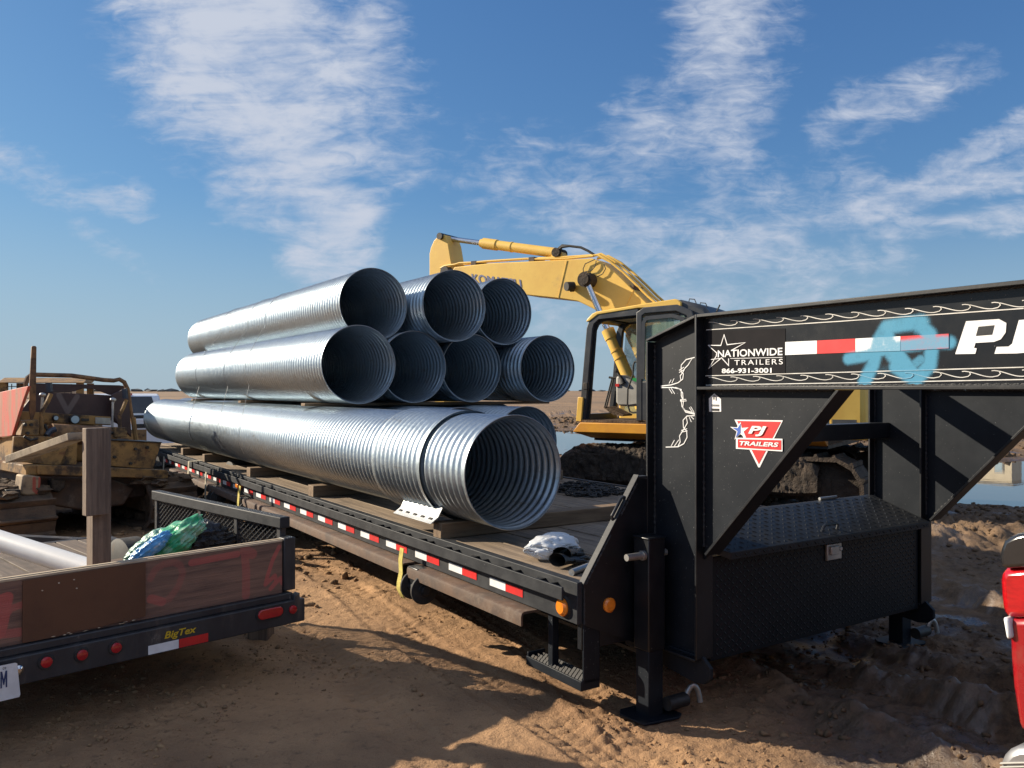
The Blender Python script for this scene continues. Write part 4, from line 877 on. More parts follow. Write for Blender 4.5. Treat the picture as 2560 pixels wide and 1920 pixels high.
def deckthings():
    c = T.pix(z6(500, 590), z=DK); t = thing('plastic_bag', 'clear plastic bag of small metal tubes on the front deck edge', 'bag', T, tuple(c))
    bm = bmesh.new(); bmesh.ops.create_icosphere(bm, subdivisions=5, radius=1); b = MB(); vs = []; cr = lambda t_: (1 - abs(math.sin(t_))) ** 5
    for v in bm.verts:
        p = v.co; k = 1 - .12 * cr(4.5 * p.x + 2 * p.y + 1.5 * math.sin(3 * p.z)) - .09 * cr(6 * p.z + 3 * p.x + math.sin(4 * p.y) + 1) - .06 * cr(9 * p.y - 4 * p.x + math.sin(5 * p.z) + 2) + .06 * math.sin(5 * p.x + 3 * p.y) + .03 * math.sin(9 * p.y + 5 * p.z + 2) + .025 * math.sin(14 * p.x + 8 * p.z)
        q = Vector((p.x * .185 * k, p.y * .115 * k, p.z * .075 * k)); tp = 1 - .55 * max(0, abs(p.x) - .55) / .45; q.y *= tp; q.z *= tp
        q.z = max(q.z, -.055); vs.append(q + c + Vector((0, 0, .058)))
    bm.verts.index_update(); b.add(vs, [tuple(v.index for v in f.verts) for f in bm.faces]); bm.free()
    b.build('bag_film', M['clear'], t)
    b = MB()
    for k in range(7): a = k * .9; b.cyl(c + Vector((-.12, -.05 + .017 * k, .03 + .02 * (k % 3))), c + Vector((.12, -.05 + .017 * k + .01 * math.sin(a), .04 + .015 * (k % 2))), .012, 10)
    b.build('tubes', M['white'], t)
    # gloves: a cuff, palm and five fingers each
    p = T.pix(z6(640, 655), z=DK); t = thing('work_gloves', 'pair of black work gloves lying beside the clear bag', 'gloves', T, tuple(p))
    for g in range(2):
        o = p + Vector((.04 * g - .01, .03 + .055 * g, .008 + .022 * g)); an = R(20 + 16 * g); ax = Vector((math.cos(an), math.sin(an), 0)); ay = Vector((-math.sin(an), math.cos(an), 0)); b = MB()
        ring = lambda s, w, h, zc: [o + ax * s + ay * (w * math.cos(a)) + Vector((0, 0, zc + h * math.sin(a))) for a in [2 * math.pi * k / 14 for k in range(14)]]
        secs = [(-.10, .052, .036, .040), (-.06, .048, .032, .036), (-.02, .045, .022, .026), (.03, .052, .018, .022), (.07, .05, .015, .02)]
        vs = []; fs = []
        for s in secs: vs += ring(*s)
        for i in range(len(secs) - 1): fs += [(i * 14 + j, i * 14 + (j + 1) % 14, (i + 1) * 14 + (j + 1) % 14, (i + 1) * 14 + j) for j in range(14)]
        fs.append(tuple(range(len(vs) - 14, len(vs)))); b.add(vs, fs)
        for k in range(4): y0 = -.038 + .025 * k; b.tube([o + ax * .06 + ay * y0 + Vector((0, 0, .02)), o + ax * .10 + ay * y0 * 1.1 + Vector((0, 0, .026)), o + ax * (.135 + .01 * (k in (1, 2))) + ay * y0 * 1.15 + Vector((0, 0, .014)), o + ax * (.15 + .01 * (k in (1, 2))) + ay * y0 * 1.15 + Vector((0, 0, .01))], [.0125, .012, .011, .005], 8)
        b.tube([o + ax * .0 + ay * -.045 + Vector((0, 0, .02)), o + ax * .04 + ay * -.07 + Vector((0, 0, .018)), o + ax * .07 + ay * -.075 + Vector((0, 0, .012))], [.014, .012, .006], 8)
        b.build('glove', M['leather'], t, fixn=False)
    a = T.pix(z6(632, 695), z=DK + .016); e = a + Vector((.16, .07, 0)); b = MB(); pts = []
    d = (e - a).normalized()
    b.tube([a, e, e + d * .001, a + d * .002], [.017, .017, .013, .013], 20, caps=False); b.add([], [])
    n = 20; b.f += [tuple([j, (j + 1) % n, 3 * n + (j + 1) % n, 3 * n + j]) for j in range(n)]
    b.single('steel_tube', M['zinc'], 'short steel tube lying in front of the black gloves', 'tube', T, tuple(a), fixn=False)
deckthings()

# ------------------------------------------------------------------ excavator (x forward along its boom, y towards its left side)
EX = Frame(146, 3.114, 11.669)
def track(t, fr, x0, x1, ya, yb, z0, z1_, mshoe, mframe, shoes=42, grouser=.035):
    """crawler track lying along x between x0 and x1"""
    r = (z1_ - z0) / 2; zc = z0 + r; L_ = (x1 - x0) - 2 * r; P_ = 2 * L_ + 2 * math.pi * r
    def at(s):
        s %= P_
        if s < L_: return (x0 + r + s, z0), (0, -1)
        s -= L_
        if s < math.pi * r: a = -math.pi / 2 + s / r; return (x1 - r + r * math.cos(a), zc + r * math.sin(a)), (math.cos(a), math.sin(a))
        s -= math.pi * r
        if s < L_: return (x1 - r - s, z1_), (0, 1)
        s -= L_; a = math.pi / 2 + s / r; return (x0 + r + r * math.cos(a), zc + r * math.sin(a)), (math.cos(a), math.sin(a))
    b = MB(); pit = P_ / shoes; rnd = random.Random(5)
    for k in range(shoes):
        (px, pz), (nx_, nz) = at(k * pit); tx, tz = -nz, nx_; w = pit * .485; j = rnd.uniform(-.006, .006)
        q = lambda s, n_: (px + tx * s + nx_ * n_, pz + tz * s + nz * n_)
        pr = [q(-w, -.045), q(w, -.045), q(w, .0 + j), q(w * .75, grouser + j), q(w * .55, grouser + j), q(w * .35, .004), q(-w, .0)]
        b.slab([(a, ya, c) for a, c in pr], (0, yb - ya, 0))
    tr = b.build('track', mshoe, t)
    b = MB(); ym = (ya + yb) / 2; hw = (yb - ya) * .28
    b.box(x0 + r, x1 - r, ym - hw, ym + hw, zc - r * .35, zc + r * .35)
    for cx in (x0 + r, x1 - r): b.cyl((cx, ym - hw * .9, zc), (cx, ym + hw * .9, zc), r * .84, 28)
    for k in range(7): cx = x0 + r * 1.4 + (x1 - x0 - 2.8 * r) * k / 6; b.cyl((cx, ym - hw, z0 + r * .30), (cx, ym + hw, z0 + r * .30), r * .22, 14)
    b.build('track_frame', mframe, tr)
    return tr
def excavator():
    t = thing('excavator', 'yellow tracked excavator with dark cab behind the flatbed, boom reaching over the pipes', 'excavator', EX)
    ye = M['excavator']; ca = M['cab']
    sx = lambda pts: [EX.pix(z4(*q), y=.28) for q in pts]
    # boom
    top = [(4.78, 3.725), (4.04, 3.727), (2.54, 3.653), (2.10, 3.635), (1.93, 3.56), (1.68, 3.369), (1.18, 2.892), (.80, 2.40), (.45, 1.70), (.30, 1.62), (.25, 1.45), (.32, 1.33)]
    bot = [(.50, 1.33), (.85, 1.72), (1.30, 2.25), (1.75, 2.66), (2.05, 2.844), (2.20, 2.92), (2.355, 2.992), (2.642, 3.047), (3.365, 3.158), (4.3, 3.36), (4.78, 3.52), (4.86, 3.62)]
    b = MB(); b.slab([(x, .26, z) for x, z in top + bot], (0, -.52, 0)); bm_ = b.build('boom', ye, t, .012)
    b = MB()
    for x0_, z0_, x1_, z1__ in ((2.70, 3.06, 2.54, 3.64), (1.62, 2.65, 1.40, 3.10)): b.bar((x0_, .262, z0_), (x1_, .262, z1__), .014, .012, (0, 1, 0))
    b.build('weld_seam', ye, bm_)
    k0, k1 = EX.pix(z4(392, 408), y=.262), EX.pix(z4(734, 452), y=.262)
    text('KOMATSU', k0, k1, .165, (k1 - k0).cross(Vector((0, 1, 0))) * -1 if False else Vector((.18, 0, 1)), mat('faded_blue_letter', (.085, .11, .27), (.15, .16, .24), 12, .6), bm_, 'lettering', .022, .0, depth=.004)
    # arm with its dark back face, bucket below
    arm = [(5.393, 3.2), (5.393, 4.02), (5.36, 4.13), (5.294, 4.242), (5.20, 4.31), (5.13, 4.345), (5.04, 4.315), (4.97, 4.15), (4.88, 3.72), (4.90, 3.3), (5.06, 1.25), (5.26, 1.25)]
    b = MB(); b.slab([(x, .19, z) for x, z in arm], (0, -.38, 0)); am = b.build('arm', ye, t, .012)
    b = MB(); b.cyl((5.13, -.24, 4.30), (5.13, .24, 4.30), .06, 20); b.cyl((4.95, -.33, 3.66), (4.95, .33, 3.66), .085, 20); b.build('arm_pin', M['steel'], am)
    b = MB(); bk_ = [(5.0, 1.3), (5.35, 1.32), (5.62, .95), (5.60, .45), (5.30, .14), (4.85, .18), (4.62, .40), (4.66, .46), (4.9, .28), (5.27, .25), (5.50, .5), (5.5, .9), (5.28, 1.18)]
    b.slab([(x, .55, z) for x, z in bk_], (0, -1.1, 0)); b.slab([(x, .55, z) for x, z in bk_[:7]], (0, -.03, 0)); b.slab([(x, -.55, z) for x, z in bk_[:7]], (0, .03, 0)); b.build('bucket', M['mud'], t)
    # cylinders
    b = MB(); d = Vector((5.10, 0, 4.285)) - Vector((2.84, 0, 3.815)); p0 = Vector((2.84, 0, 3.815)); pt = lambda s: p0 + d * s
    b.cyl(pt(0), pt(.56), .082, 24); b.cyl(pt(.54), pt(.665), .094, 24); b.cyl(pt(.40), pt(.412), .09, 24); b.cyl(pt(.665), pt(.69), .07, 24); b.slab([(2.70, .07, 3.66), (2.98, .07, 3.66), (2.92, .07, 3.85), (2.80, .07, 3.88), (2.74, .07, 3.80)], (0, -.14, 0))
    cy = b.build('arm_cylinder', ye, t); b = MB(); b.cyl(pt(.68), pt(1.0), .045, 20); b.build('piston_rod', M['chrome'], cy); b = MB(); b.cyl((2.83, -.13, 3.815), (2.83, .13, 3.815), .075, 20); b.build('cylinder_pin', M['darkshademud'], cy)
    for y in (.40, -.40):
        a0 = Vector((2.12, y, 3.28)); a1 = Vector((1.20, y, 1.35)); q = lambda s: a0 + (a1 - a0) * s
        b = MB(); b.cyl(q(.42), q(1.), .088, 24); b.cyl(q(.40), q(.47), .098, 24); b.cyl(q(.56), q(.57), .096, 24); b.cyl(q(.62), q(.628), .096, 24); cy = b.build('boom_cylinder', ye, t)
        b = MB(); b.cyl(q(0), q(.42), .048, 20); b.build('piston_rod', M['chrome'], cy)
        b = MB(); s = 1 if y > 0 else -1; b.cyl((2.12, s * .25, 3.29), (2.12, s * .47, 3.29), .115, 26); b.cyl((2.12, s * .47, 3.29), (2.12, s * .50, 3.29), .09, 26); b.build('cylinder_pin', M['darkshademud'], cy)
    # work light, lines and hoses
    b = MB(); b.cyl((2.40, .30, 3.22), (2.46, .42, 3.21), .07, 20); b.tube([(2.40, .28, 3.15), (2.43, .34, 3.14), (2.42, .36, 3.2)], .012, 6); b.build('work_light', M['rubber'], t)
    P4 = lambda pts, y: [EX.pix(z4(*q), y=y) for q in pts]
    for i, pts in enumerate(([(170, 306), (200, 290), (270, 280), (300, 270), (400, 266), (480, 258), (760, 240), (820, 243), (1040, 240), (1225, 222)], [(265, 288), (480, 262), (780, 240), (960, 232), (1100, 224), (1220, 216)])):
        b = MB(); b.tube(P4(pts, .22 - .12 * i), .018, 8); b.build('hydraulic_line', ye, bm_)
    for i, y in enumerate((.2, .08, -.04, -.16)):
        b = MB(); b.tube([EX.pix(z4(*q), y=.26) + Vector((0, y - .26, .01 + .03 * (i % 2))) for q in [(1190, 226), (1240, 214), (1330, 262), (1420, 335), (1510, 420), (1590, 500), (1660, 560)]], .02, 8); b.build('hydraulic_line', ye, bm_)
    for i, y in enumerate((.1, 0, -.1)):
        b = MB(); b.tube(P4([(985, 185 - 8 * i), (1010, 160 - 6 * i), (1060, 152), (1140, 162), (1190, 186), (1235, 215)], y), .02, 8); b.build('hose', M['rubber'], bm_)
    b = MB(); b.tube(P4([(1235, 245), (1170, 275), (1155, 310), (1160, 355)], .29), .008, 6); b.tube(P4([(1245, 255), (1240, 290), (1215, 320), (1150, 335), (1130, 355)], .29), .008, 6); b.tube(P4([(1300, 280), (1310, 310), (1290, 345), (1250, 365)], .29), .008, 6); b.build('light_cable', M['rubber'], bm_)
    for q in ((405, 270), (805, 243), (1490, 440)): c = EX.pix(z4(*q), y=.2); b = MB(); b.box(c.x - .05, c.x + .05, -.1, .24, c.z - .04, c.z + .03); b.build('line_clamp', M['rust'], bm_)
    
    # upper body
    b = MB(); b.slab([(.30, 1.35, z_) if False else (x, 1.35, z_) for x, z_ in [(-.12, 1.02), (-.12, 2.12), (-1.5, 2.12), (-1.62, 2.05), (-1.62, 1.02)]], (0, -2.70, 0)); bd = b.build('engine_body', ye, t, .03)
    b = MB(); n_ = 12; pr = [(-1.63, 1.38), (-1.63, -1.38)] + [(-1.95 - .22 * math.cos(a), 1.38 * math.sin(a)) for a in [(-1.25 + 2.5 * k / n_) for k in range(n_ + 1)]]
    b.slab([(x, y, 1.02) for x, y in pr], (0, 0, .98)); b.build('counterweight', ye, t, .04)
    b = MB(); b.box(-1.45, -.3, 1.345, 1.362, 1.25, 1.9); b.box(-1.2, -1.0, 1.355, 1.375, 1.45, 1.5); b.build('side_door', ye, bd, .008)
    b = MB(); b.box(-1.95, .1, 1.34, 1.37, 1.19, 1.26); b.build('grey_trim', ca, bd)
    b = MB(); b.box(.0, 2.0, -1.3, -.45, 1.02, 1.75); b.build('fuel_tank', ye, t, .04)
    b = MB(); b.box(-1.6, 1.55, -1.2, 1.2, .90, 1.03); b.cyl((0, 0, .62), (0, 0, .92), .62, 40); b.box(.2, .95, -.34, -.27, 1.0, 1.75); b.box(.2, .95, .27, .34, 1.0, 1.75); b.build('revolving_frame', M['steel'], t)
    b = MB()
    sec = lambda x: [(x, 1.40, 1.152), (x, 1.40, 1.02), (x, 1.24, .935), (x, .40, .935), (x, .40, 1.152)]
    fr_ = [(1.673, 1.40, 1.152), (1.787, 1.40, 1.02), (1.574, 1.24, .935), (1.574, .40, .935), (1.673, .40, 1.152)]
    b.add(sec(-1.6) + fr_, [(0, 1, 2, 3, 4), (5, 9, 8, 7, 6)] + [(i, (i + 1) % 5, 5 + (i + 1) % 5, 5 + i) for i in range(5)]); b.build('side_skirt', M['orange'], t, .008)
    b = MB(); b.box(-.05, 1.68, .38, 1.37, 1.153, 1.19); b.build('cab_floor', M['mud'], t)
    # cab
    f = lambda a, bb, d: (a, d, bb)
    fr2 = [(1.665, 1.19), (1.545, 2.46), (1.515, 2.55), (1.42, 2.625), (.80, 2.655)]
    cabm = MB(); cabm.strip(fr2, .10, f, 1.28, 1.35); cb = cabm.build('cab_frame', ca, t, .012)
    b = MB(); b.strip([(1.60, 1.19), (1.49, 2.44), (1.45, 2.52), (1.37, 2.575), (.83, 2.60)], .035, f, 1.26, 1.30); b.build('door_seal', M['rubber'], cb)
    b = MB(); b.strip(fr2, .10, f, .36, .43); b.box(.70, .80, .36, .43, 1.19, 2.65); b.strip([(.78, 2.655), (.25, 2.66), (.08, 2.58), (.03, 2.4), (.0, 1.19)], .10, f, .36, .43); b.build('cab_frame', ca, t, .012)
    b = MB(); b.strip([(1.705, 1.165), (1.675, 1.505)], .085, f, 1.285, 1.375); b.build('front_pillar_foot', ye, t, .008)
    b = MB(); b.strip([(1.70, 1.165), (1.64, 1.6)], .06, f, .36, .44); b.build('front_pillar_foot', ca, t)
    b = MB(); b.box(1.40, 1.52, .40, 1.32, 2.58, 2.66); b.box(1.60, 1.68, .40, 1.32, 1.17, 1.27); b.build('windscreen_bar', ca, t)
    roof = [(1.60, 2.560), (1.573, 2.60), (1.50, 2.665), (1.433, 2.69), (.812, 2.75), (.277, 2.795), (.19, 2.75), (.19, 2.69), (.81, 2.70), (1.41, 2.645), (1.55, 2.555)]
    b = MB(); b.slab([(x, 1.36, z) for x, z in roof], (0, -1.02, 0)); b.build('cab_roof', ye, t, .012)
    b = MB(); b.box(.04, 1.38, .42, 1.27, 2.60, 2.66); b.build('headliner', M['greyplastic'], t)
    b = MB(); b.slab([(x, 1.33, z) for x, z in [(.27, 2.80), (.04, 2.735), (-.11, 2.675), (-.19, 2.57), (-.19, 2.1), (.2, 2.1)]], (0, -.98, 0)); hd = b.build('rear_hood', ca, t, .05)
    b = MB()
    for x_, z_ in ((.10, 2.75), (-.05, 2.69)): b.tube([(x_ + .05, 1.2, z_), (x_ + .04, 1.2, z_ + .05), (x_ - .03, 1.2, z_ + .04), (x_ - .06, 1.2, z_ - .03)], .007, 6)
    c0, c1 = EX.pix(ze(1825, 220), y=1.2), EX.pix(ze(1882, 98), y=1.2); b.tube([c0, c1], .010, 6); b.build('antenna', M['rubber'], hd)
    # door folded against the side, with its window
    dr = MB(); dr.strip([(.775, 1.19), (.775, 2.62), (.70, 2.665), (.25, 2.675), (.07, 2.60), (.02, 2.45), (.0, 1.19)], .085, f, 1.34, 1.385); dr.slab([(x, 1.35, z) for x, z in [(.76, 1.2), (.76, 1.72), (.02, 1.72), (.0, 1.2)]], (0, .03, 0)); do = dr.build('cab_door', ca, t, .01)
    b = MB(); b.strip([(.72, 1.75), (.71, 2.50), (.67, 2.56), (.30, 2.575), (.16, 2.53), (.10, 2.42), (.07, 1.75)], .05, f, 1.375, 1.392); b.build('window_frame', ca, do)
    b = MB(); b.slab([(x, 1.36, z) for x, z in [(.73, 1.72), (.73, 2.57), (.15, 2.57), (.05, 2.40), (.04, 1.72)]], (0, .005, 0)); b.build('door_window', M['pane'], do)
    b = MB(); b.slab([(x, .385, z) for x, z in [(1.56, 1.25), (1.46, 2.48), (1.36, 2.58), (.80, 2.60), (.80, 1.25)]], (0, .005, 0)); b.build('side_window', M['pane'], t)
    b = MB(); b.slab([(x, .385, z) for x, z in [(.70, 1.7), (.70, 2.60), (.15, 2.60), (.06, 1.7)]], (0, .005, 0)); b.build('side_window', M['pane'], t)
    # inside the cab
    p = lambda q, y=.95: EX.pix(ze(*q), y=y)
    con = [p(q) for q in ((712, 905), (760, 880), (980, 985), (985, 1225), (860, 1240), (740, 1230), (712, 1190))]
    b = MB(); b.slab(con, (0, -.22, 0)); co_ = b.build('console', M['greyplastic'], t, .03)
    b = MB(); c = p((800, 985)); b.tube([c, c + Vector((.02, 0, .06)), c + Vector((.10, 0, .17))], [.05, .03, .012], 12); b.lump(c + Vector((.11, 0, .19)), .03, 3, .05, 1, (.8, .8, 1.5)); b.build('joystick', M['rubber'], co_)
    b = MB(); c = p((735, 1000)); b.box(c.x - .03, c.x + .03, .952, .965, c.z - .02, c.z + .02); b.build('warning_sticker', M['red'], co_)
    b = MB(); c = p((925, 950)); b.box(c.x - .05, c.x + .06, .80, .92, c.z - .05, c.z + .04); b.build('green_box', mat('green_plastic', (.02, .30, .08), (.02, .25, .06), 5, .4), co_)
    b = MB(); b.box(.18, .62, .60, 1.05, 1.45, 1.60); b.slab([(.18, .62, 1.58), (.32, .62, 1.58), (.20, .62, 2.25), (.10, .62, 2.25)], (0, .42, 0)); b.build('seat', M['rubber'], t, .04)
    b = MB(); b.slab([p(q, .9) for q in ((575, 1250), (610, 1240), (800, 1330), (790, 1348), (690, 1335))], (0, -.3, 0)); pd = b.build('pedal', M['mud'], t)
    b = MB(); b.tube([p((590, 1245), .9), p((672, 930), .9)], .012, 8); b.tube([p((610, 1250), .78), p((690, 930), .78)], .012, 8); b.tube([p((640, 912), .9), p((680, 918), .9), p((735, 915), .9)], .016, 8); b.build('travel_lever', M['rubber'], pd)
    b = MB(); b.tube([p(q, 1.25) for q in ((968, 735), (925, 740), (912, 780), (905, 890), (850, 1045), (846, 1210), (872, 1295), (905, 1308), (985, 1302))], .012, 8); b.build('grab_rail', M['rubber'], t)
    c = p((395, 1012), 1.36); b = MB(); b.box(c.x - .035, c.x + .035, 1.36, 1.42, c.z - .05, c.z + .05); b.build('door_catch', M['rubber'], cb, .01)
    # undercarriage
    for ya, yb in ((.78, 1.32), (-1.32, -.78)):
        tr = track(t, EX, -2.02, 2.05, ya, yb, .02, .80, M['darkshademud'], M['darkshademud'], 44)
        b = MB(); sg = 1 if ya > 0 else -1; yo = yb if ya > 0 else ya; ns, nq = 190, 56
        prof = [(.03, .33), (.07, .37), (.06, .52), (.05, .70), (.04, .76), (-.02, .815), (-.12, .84), (-.28, .85), (-.44, .84), (-.56, .80)]
        S_ = np.linspace(-1.52, 2.02, ns); Qp = np.linspace(0, len(prof) - 1, nq)
        py = np.interp(Qp, range(len(prof)), [p[0] for p in prof]); pz = np.interp(Qp, range(len(prof)), [p[1] for p in prof])
        SS, PY = np.meshgrid(S_, py, indexing='ij'); _, PZ = np.meshgrid(S_, pz, indexing='ij')
        endk = np.clip(np.minimum(2.02 - SS, SS + 1.52) / .30, 0, 1) ** .5; PZ = .44 + (PZ - .44) * (.55 + .45 * endk)
        dn = .055 * np.abs(fbm(SS * 1.6 + 3 * sg, (PZ - PY) * .45, 4.5, 6, .64, 301)) + .035 * np.abs(fbm(SS, PZ - PY, 9, 5, .62, 302)) - .02
        dn = dn * endk; VY = yo + sg * (PY + dn * np.where(PZ > .80, .2, 1.)); VZ = PZ + dn * np.where(PZ > .76, 1., .25)
        vs = list(zip(SS.ravel().tolist(), VY.ravel().tolist(), VZ.ravel().tolist())); b.add(vs, [(i * nq + k, i * nq + k + 1, (i + 1) * nq + k + 1, (i + 1) * nq + k) for i in range(ns - 1) for k in range(nq - 1)])
        b.build('caked_mud', M['darkshademud'], tr, fixn=False)
    b = MB(); b.box(-.6, .6, -.85, .85, .35, .62); b.build('track_crossmember', M['mud'], t)
excavator()

# ------------------------------------------------------------------ old bulldozer at the left (x to its right, y forward, seen from its rear left)
DZ = Frame(48, -4.909, 8.5)
def bulldozer():
    t = thing('bulldozer', 'worn dirty yellow bulldozer with no seat, red sprayed side panel, standing at the left edge', 'bulldozer', DZ)
    ye = M['dozer']
    def sl(name, pts, y, d, m, parent=t, bevel=.006, z_=zd): b = MB(); b.slab([DZ.pix(z_(*q), y=y) for q in pts], (0, d, 0)); return b.build(name, m, parent, bevel)
    def tb(name, pts, y, r, m, parent=t, z_=zd, seg=8): b = MB(); b.tube([DZ.pix(z_(*q), y=y) for q in pts], r, seg); return b.build(name, m, parent)
    sl('rear_beam', [(470, 1530), (500, 1520), (2090, 1585), (2118, 1610), (2112, 1680), (2085, 1694), (480, 1640), (466, 1615)], 0, .14, ye)
    b = MB(); a = DZ.pix(zd(475, 1585), y=0); b.box(a.x - .10, a.x + .03, .02, 3.0, a.z - .055, a.z + .055); b.build('side_beam', ye, t, .015)
    # rear plates under the operator's place
    rp = sl('rear_plate', [(175, 1165), (490, 1160), (980, 1185), (970, 1340), (965, 1512), (780, 1520), (560, 1500), (150, 1482)], .16, .05, ye)
    sl('gusset', [(215, 1480), (850, 1290), (760, 1520), (700, 1525)], .10, .03, ye, rp)
    sl('fender_plate', [(1350, 1208), (1700, 1222), (2032, 1240), (1925, 1568), (1650, 1555), (1365, 1530)], .06, .03, ye)
    sl('fender_lip', [(1350, 1196), (2045, 1232), (2032, 1246), (1350, 1212)], .04, .5, M['steel'])
    # left side: red sprayed sheet, yellow below
    def side(name, pts, x, m): b = MB(); b.slab([DZ.pix(zd(*q), x=x) for q in pts], (.03, 0, 0)); return b.build(name, m, t, .004)
    side('red_side_panel', [(352, 528), (270, 545), (0, 605), (-500, 690), (-500, 1420), (0, 1170), (100, 1160), (150, 1150), (240, 850)], -.10, M['redpaint'])
    side('lower_side_panel', [(-500, 1440), (0, 1180), (150, 1158), (185, 1185), (150, 1485), (0, 1495), (-500, 1600)], -.06, ye)
    # hood and engine beyond the dash
    b = MB(); b.box(.25, .95, 1.0, 2.5, .75, 1.45); b.build('engine_hood', ye, t, .03)
    b = MB(); b.box(.0, 1.25, .3, 2.4, .35, .75); b.build('main_frame', M['rust'], t, .02)
    sl('dash_shroud', [(440, 492), (700, 500), (1500, 518), (1590, 530), (1605, 560), (1400, 642), (1380, 640), (1200, 570), (1040, 560), (870, 612), (440, 608)], .95, .03, M['maroon'])
    ds = sl('dash_shroud', [(440, 610), (880, 615), (1390, 645), (1440, 700), (1470, 1000), (1400, 960), (280, 880), (270, 835)], .93, .03, M['maroonv'])
    sl('dash_side', [(1405, 640), (1602, 548), (1625, 700), (1655, 1170), (1480, 1000), (1430, 900)], .80, .04, M['maroon'])
    dp = sl('dash_panel', [(255, 842), (500, 858), (1395, 915), (1395, 1022), (560, 985), (240, 962)], .70, .04, ye)
    for q, r in (((930, 948), .055), ((690, 930), .03)):
        c = DZ.pix(zd(*q), y=.69); b = MB(); b.tube([(c.x, .705, c.z), (c.x, .66, c.z), (c.x, .655, c.z)], [r, r, r * .85], 24); g = b.build('gauge', M['steel'], dp)
        b = MB(); b.cyl((c.x, .656, c.z), (c.x, .652, c.z), r * .78, 24); b.build('gauge_glass', M['skyglass'], g)
    sl('data_plate', [(1200, 922), (1388, 930), (1388, 1008), (1200, 1000)], .69, .006, M['zinc'], dp, 0); sl('data_plate', [(1025, 935), (1120, 938), (1120, 970), (1025, 966)], .69, .006, M['steel'], dp, 0)
    # rollover hoop, upright bar, levers
    tb('hoop', [(330, 575), (322, 500), (345, 425), (390, 392), (450, 386), (900, 397), (1100, 424), (1300, 452), (1430, 460), (1500, 444), (1560, 478), (1605, 570), (1640, 850), (1690, 1050), (1712, 1215)], .85, .026, M['rustyyellow'])
    bar_ = sl('upright_bar', [(398, 40), (410, 24), (445, 24), (460, 40), (455, 500), (450, 850), (412, 955), (388, 950), (372, 850), (370, 560)], .35, .02, M['rustyyellow'], t, .002)
    sl('control_box', [(295, 965), (480, 952), (500, 1000), (492, 1150), (262, 1152)], .25, .16, ye); sl('control_box', [(1445, 1048), (1598, 1048), (1606, 1165), (1440, 1170)], .30, .16, ye)
    l1 = tb('lever', [(642, 625), (600, 720), (545, 815), (530, 860), (520, 1000), (520, 1130)], .30, .024, ye); tb('lever_grip', [(612, 485), (622, 600)], .30, .034, M['bluegrip'], l1)
    l2 = tb('lever', [(1590, 700), (1545, 810), (1500, 900), (1505, 970), (1505, 1060)], .38, .022, ye); tb('lever_grip', [(1565, 565), (1575, 680)], .38, .032, M['bluegrip'], l2)
    for a, c in (((535, 640), (515, 1000)), ((1420, 700), (1412, 1055))):
        l = tb('lever', [a, c], .42, .014, M['zinc']); p = DZ.pix(zd(*a), y=.42); b = MB(); b.lump(p, .034, 1, .04, 2, (1, 1, .8)); b.build('lever_knob', M['zinc'], l)
    tb('side_lever', [(1675, 925), (1690, 1060), (1712, 1215)], .6, .03, ye)
    b = MB(); p0, p1 = DZ.pix(zd(640, 1125), y=.45), DZ.pix(zd(1430, 1165), y=.45); b.cyl(p0, p1, .11, 24); b.build('winch_drum', M['rustyyellow'], t)
    b = MB(); b.tube([DZ.pix(zd(*q), y=.28) for q in ((590, 1145), (640, 1090), (700, 1070))], .03, 8); b.build('hydraulic_hose', M['bluegrip'], t)
    tb('linkage_rod', [(590, 1045), (1040, 1060)], .55, .02, ye)
    for k, (pts, y, r, m_) in enumerate((([(640, 1060), (760, 1035), (980, 1050), (1130, 1085), (1300, 1100)], .50, .014, 'rubber'), ([(560, 1010), (600, 1090), (560, 1160)], .32, .016, 'rubber'), ([(1180, 1120), (1290, 1085), (1420, 1120)], .34, .018, 'steel'), ([(820, 1180), (900, 1120), (1010, 1140)], .26, .016, 'rubber'), ([(300, 1160), (380, 1210), (470, 1190)], .12, .014, 'rubber'))):
        tb('hydraulic_hose', pts, y, r, M[m_])
    for q in ((312, 1012), (392, 1014), (345, 1120), (590, 800), (1240, 1300), (1700, 1320), (1850, 1300), (1640, 1500), (1440, 1420), (700, 1250), (620, 1215), (1900, 1625), (1300, 1610), (700, 1580)):
        c = DZ.pix(zd(*q), y=.05 if q[1] > 1180 else (.24 if q[0] < 500 else .68)); b = MB(); b.cyl((c.x, c.y - .02, c.z), (c.x, c.y + .012, c.z), .018, 6); b.build('bolt', M['steel'], t)
    # drawbar, blocks and rear housing
    sl('step_block', [(290, 140), (380, 140), (520, 160), (510, 385), (335, 402), (258, 380)], -.03, .22, M['blockpaint'], t, .02, zb)
    sl('rear_housing', [(390, 160), (1380, 180), (1700, 300), (1560, 520), (1000, 580), (640, 520), (250, 470), (260, 400)], .2, .3, M['rust'], t, .02, zb)
    sl('drawbar', [(640, 190), (820, 190), (830, 300), (740, 370), (650, 330)], .08, .12, M['darkshademud'], t, .02, zb)
    sl('step_plate', [(75, 325), (260, 320), (260, 420), (85, 430)], -.05, .05, M['steel'], t, .005, zb)
    # tracks: built lengthwise along x of a helper frame, then turned to lie along y
    for xa, xb in ((-.42, .12), (1.12, 1.66)):
        r0 = len(t.children); tr = track(t, DZ, -.14, 2.35, -xb, -xa, .0, .56, M['rusttrack'], M['mud'], 34, .05)
        for o in [tr] + list(tr.children):
            o.data.transform(Matrix.Rotation(R(90), 4, 'Z'))
        b = MB(); rnd = random.Random(9)
        for k in range(22): b.lump((rnd.uniform(xa, xb), rnd.uniform(-.1, 2.2), .56 + rnd.uniform(-.02, .05)), rnd.uniform(.04, .10), k, .35, 2, (1.3, 1.3, .6))
        b.build('caked_mud', M['mud'], tr)
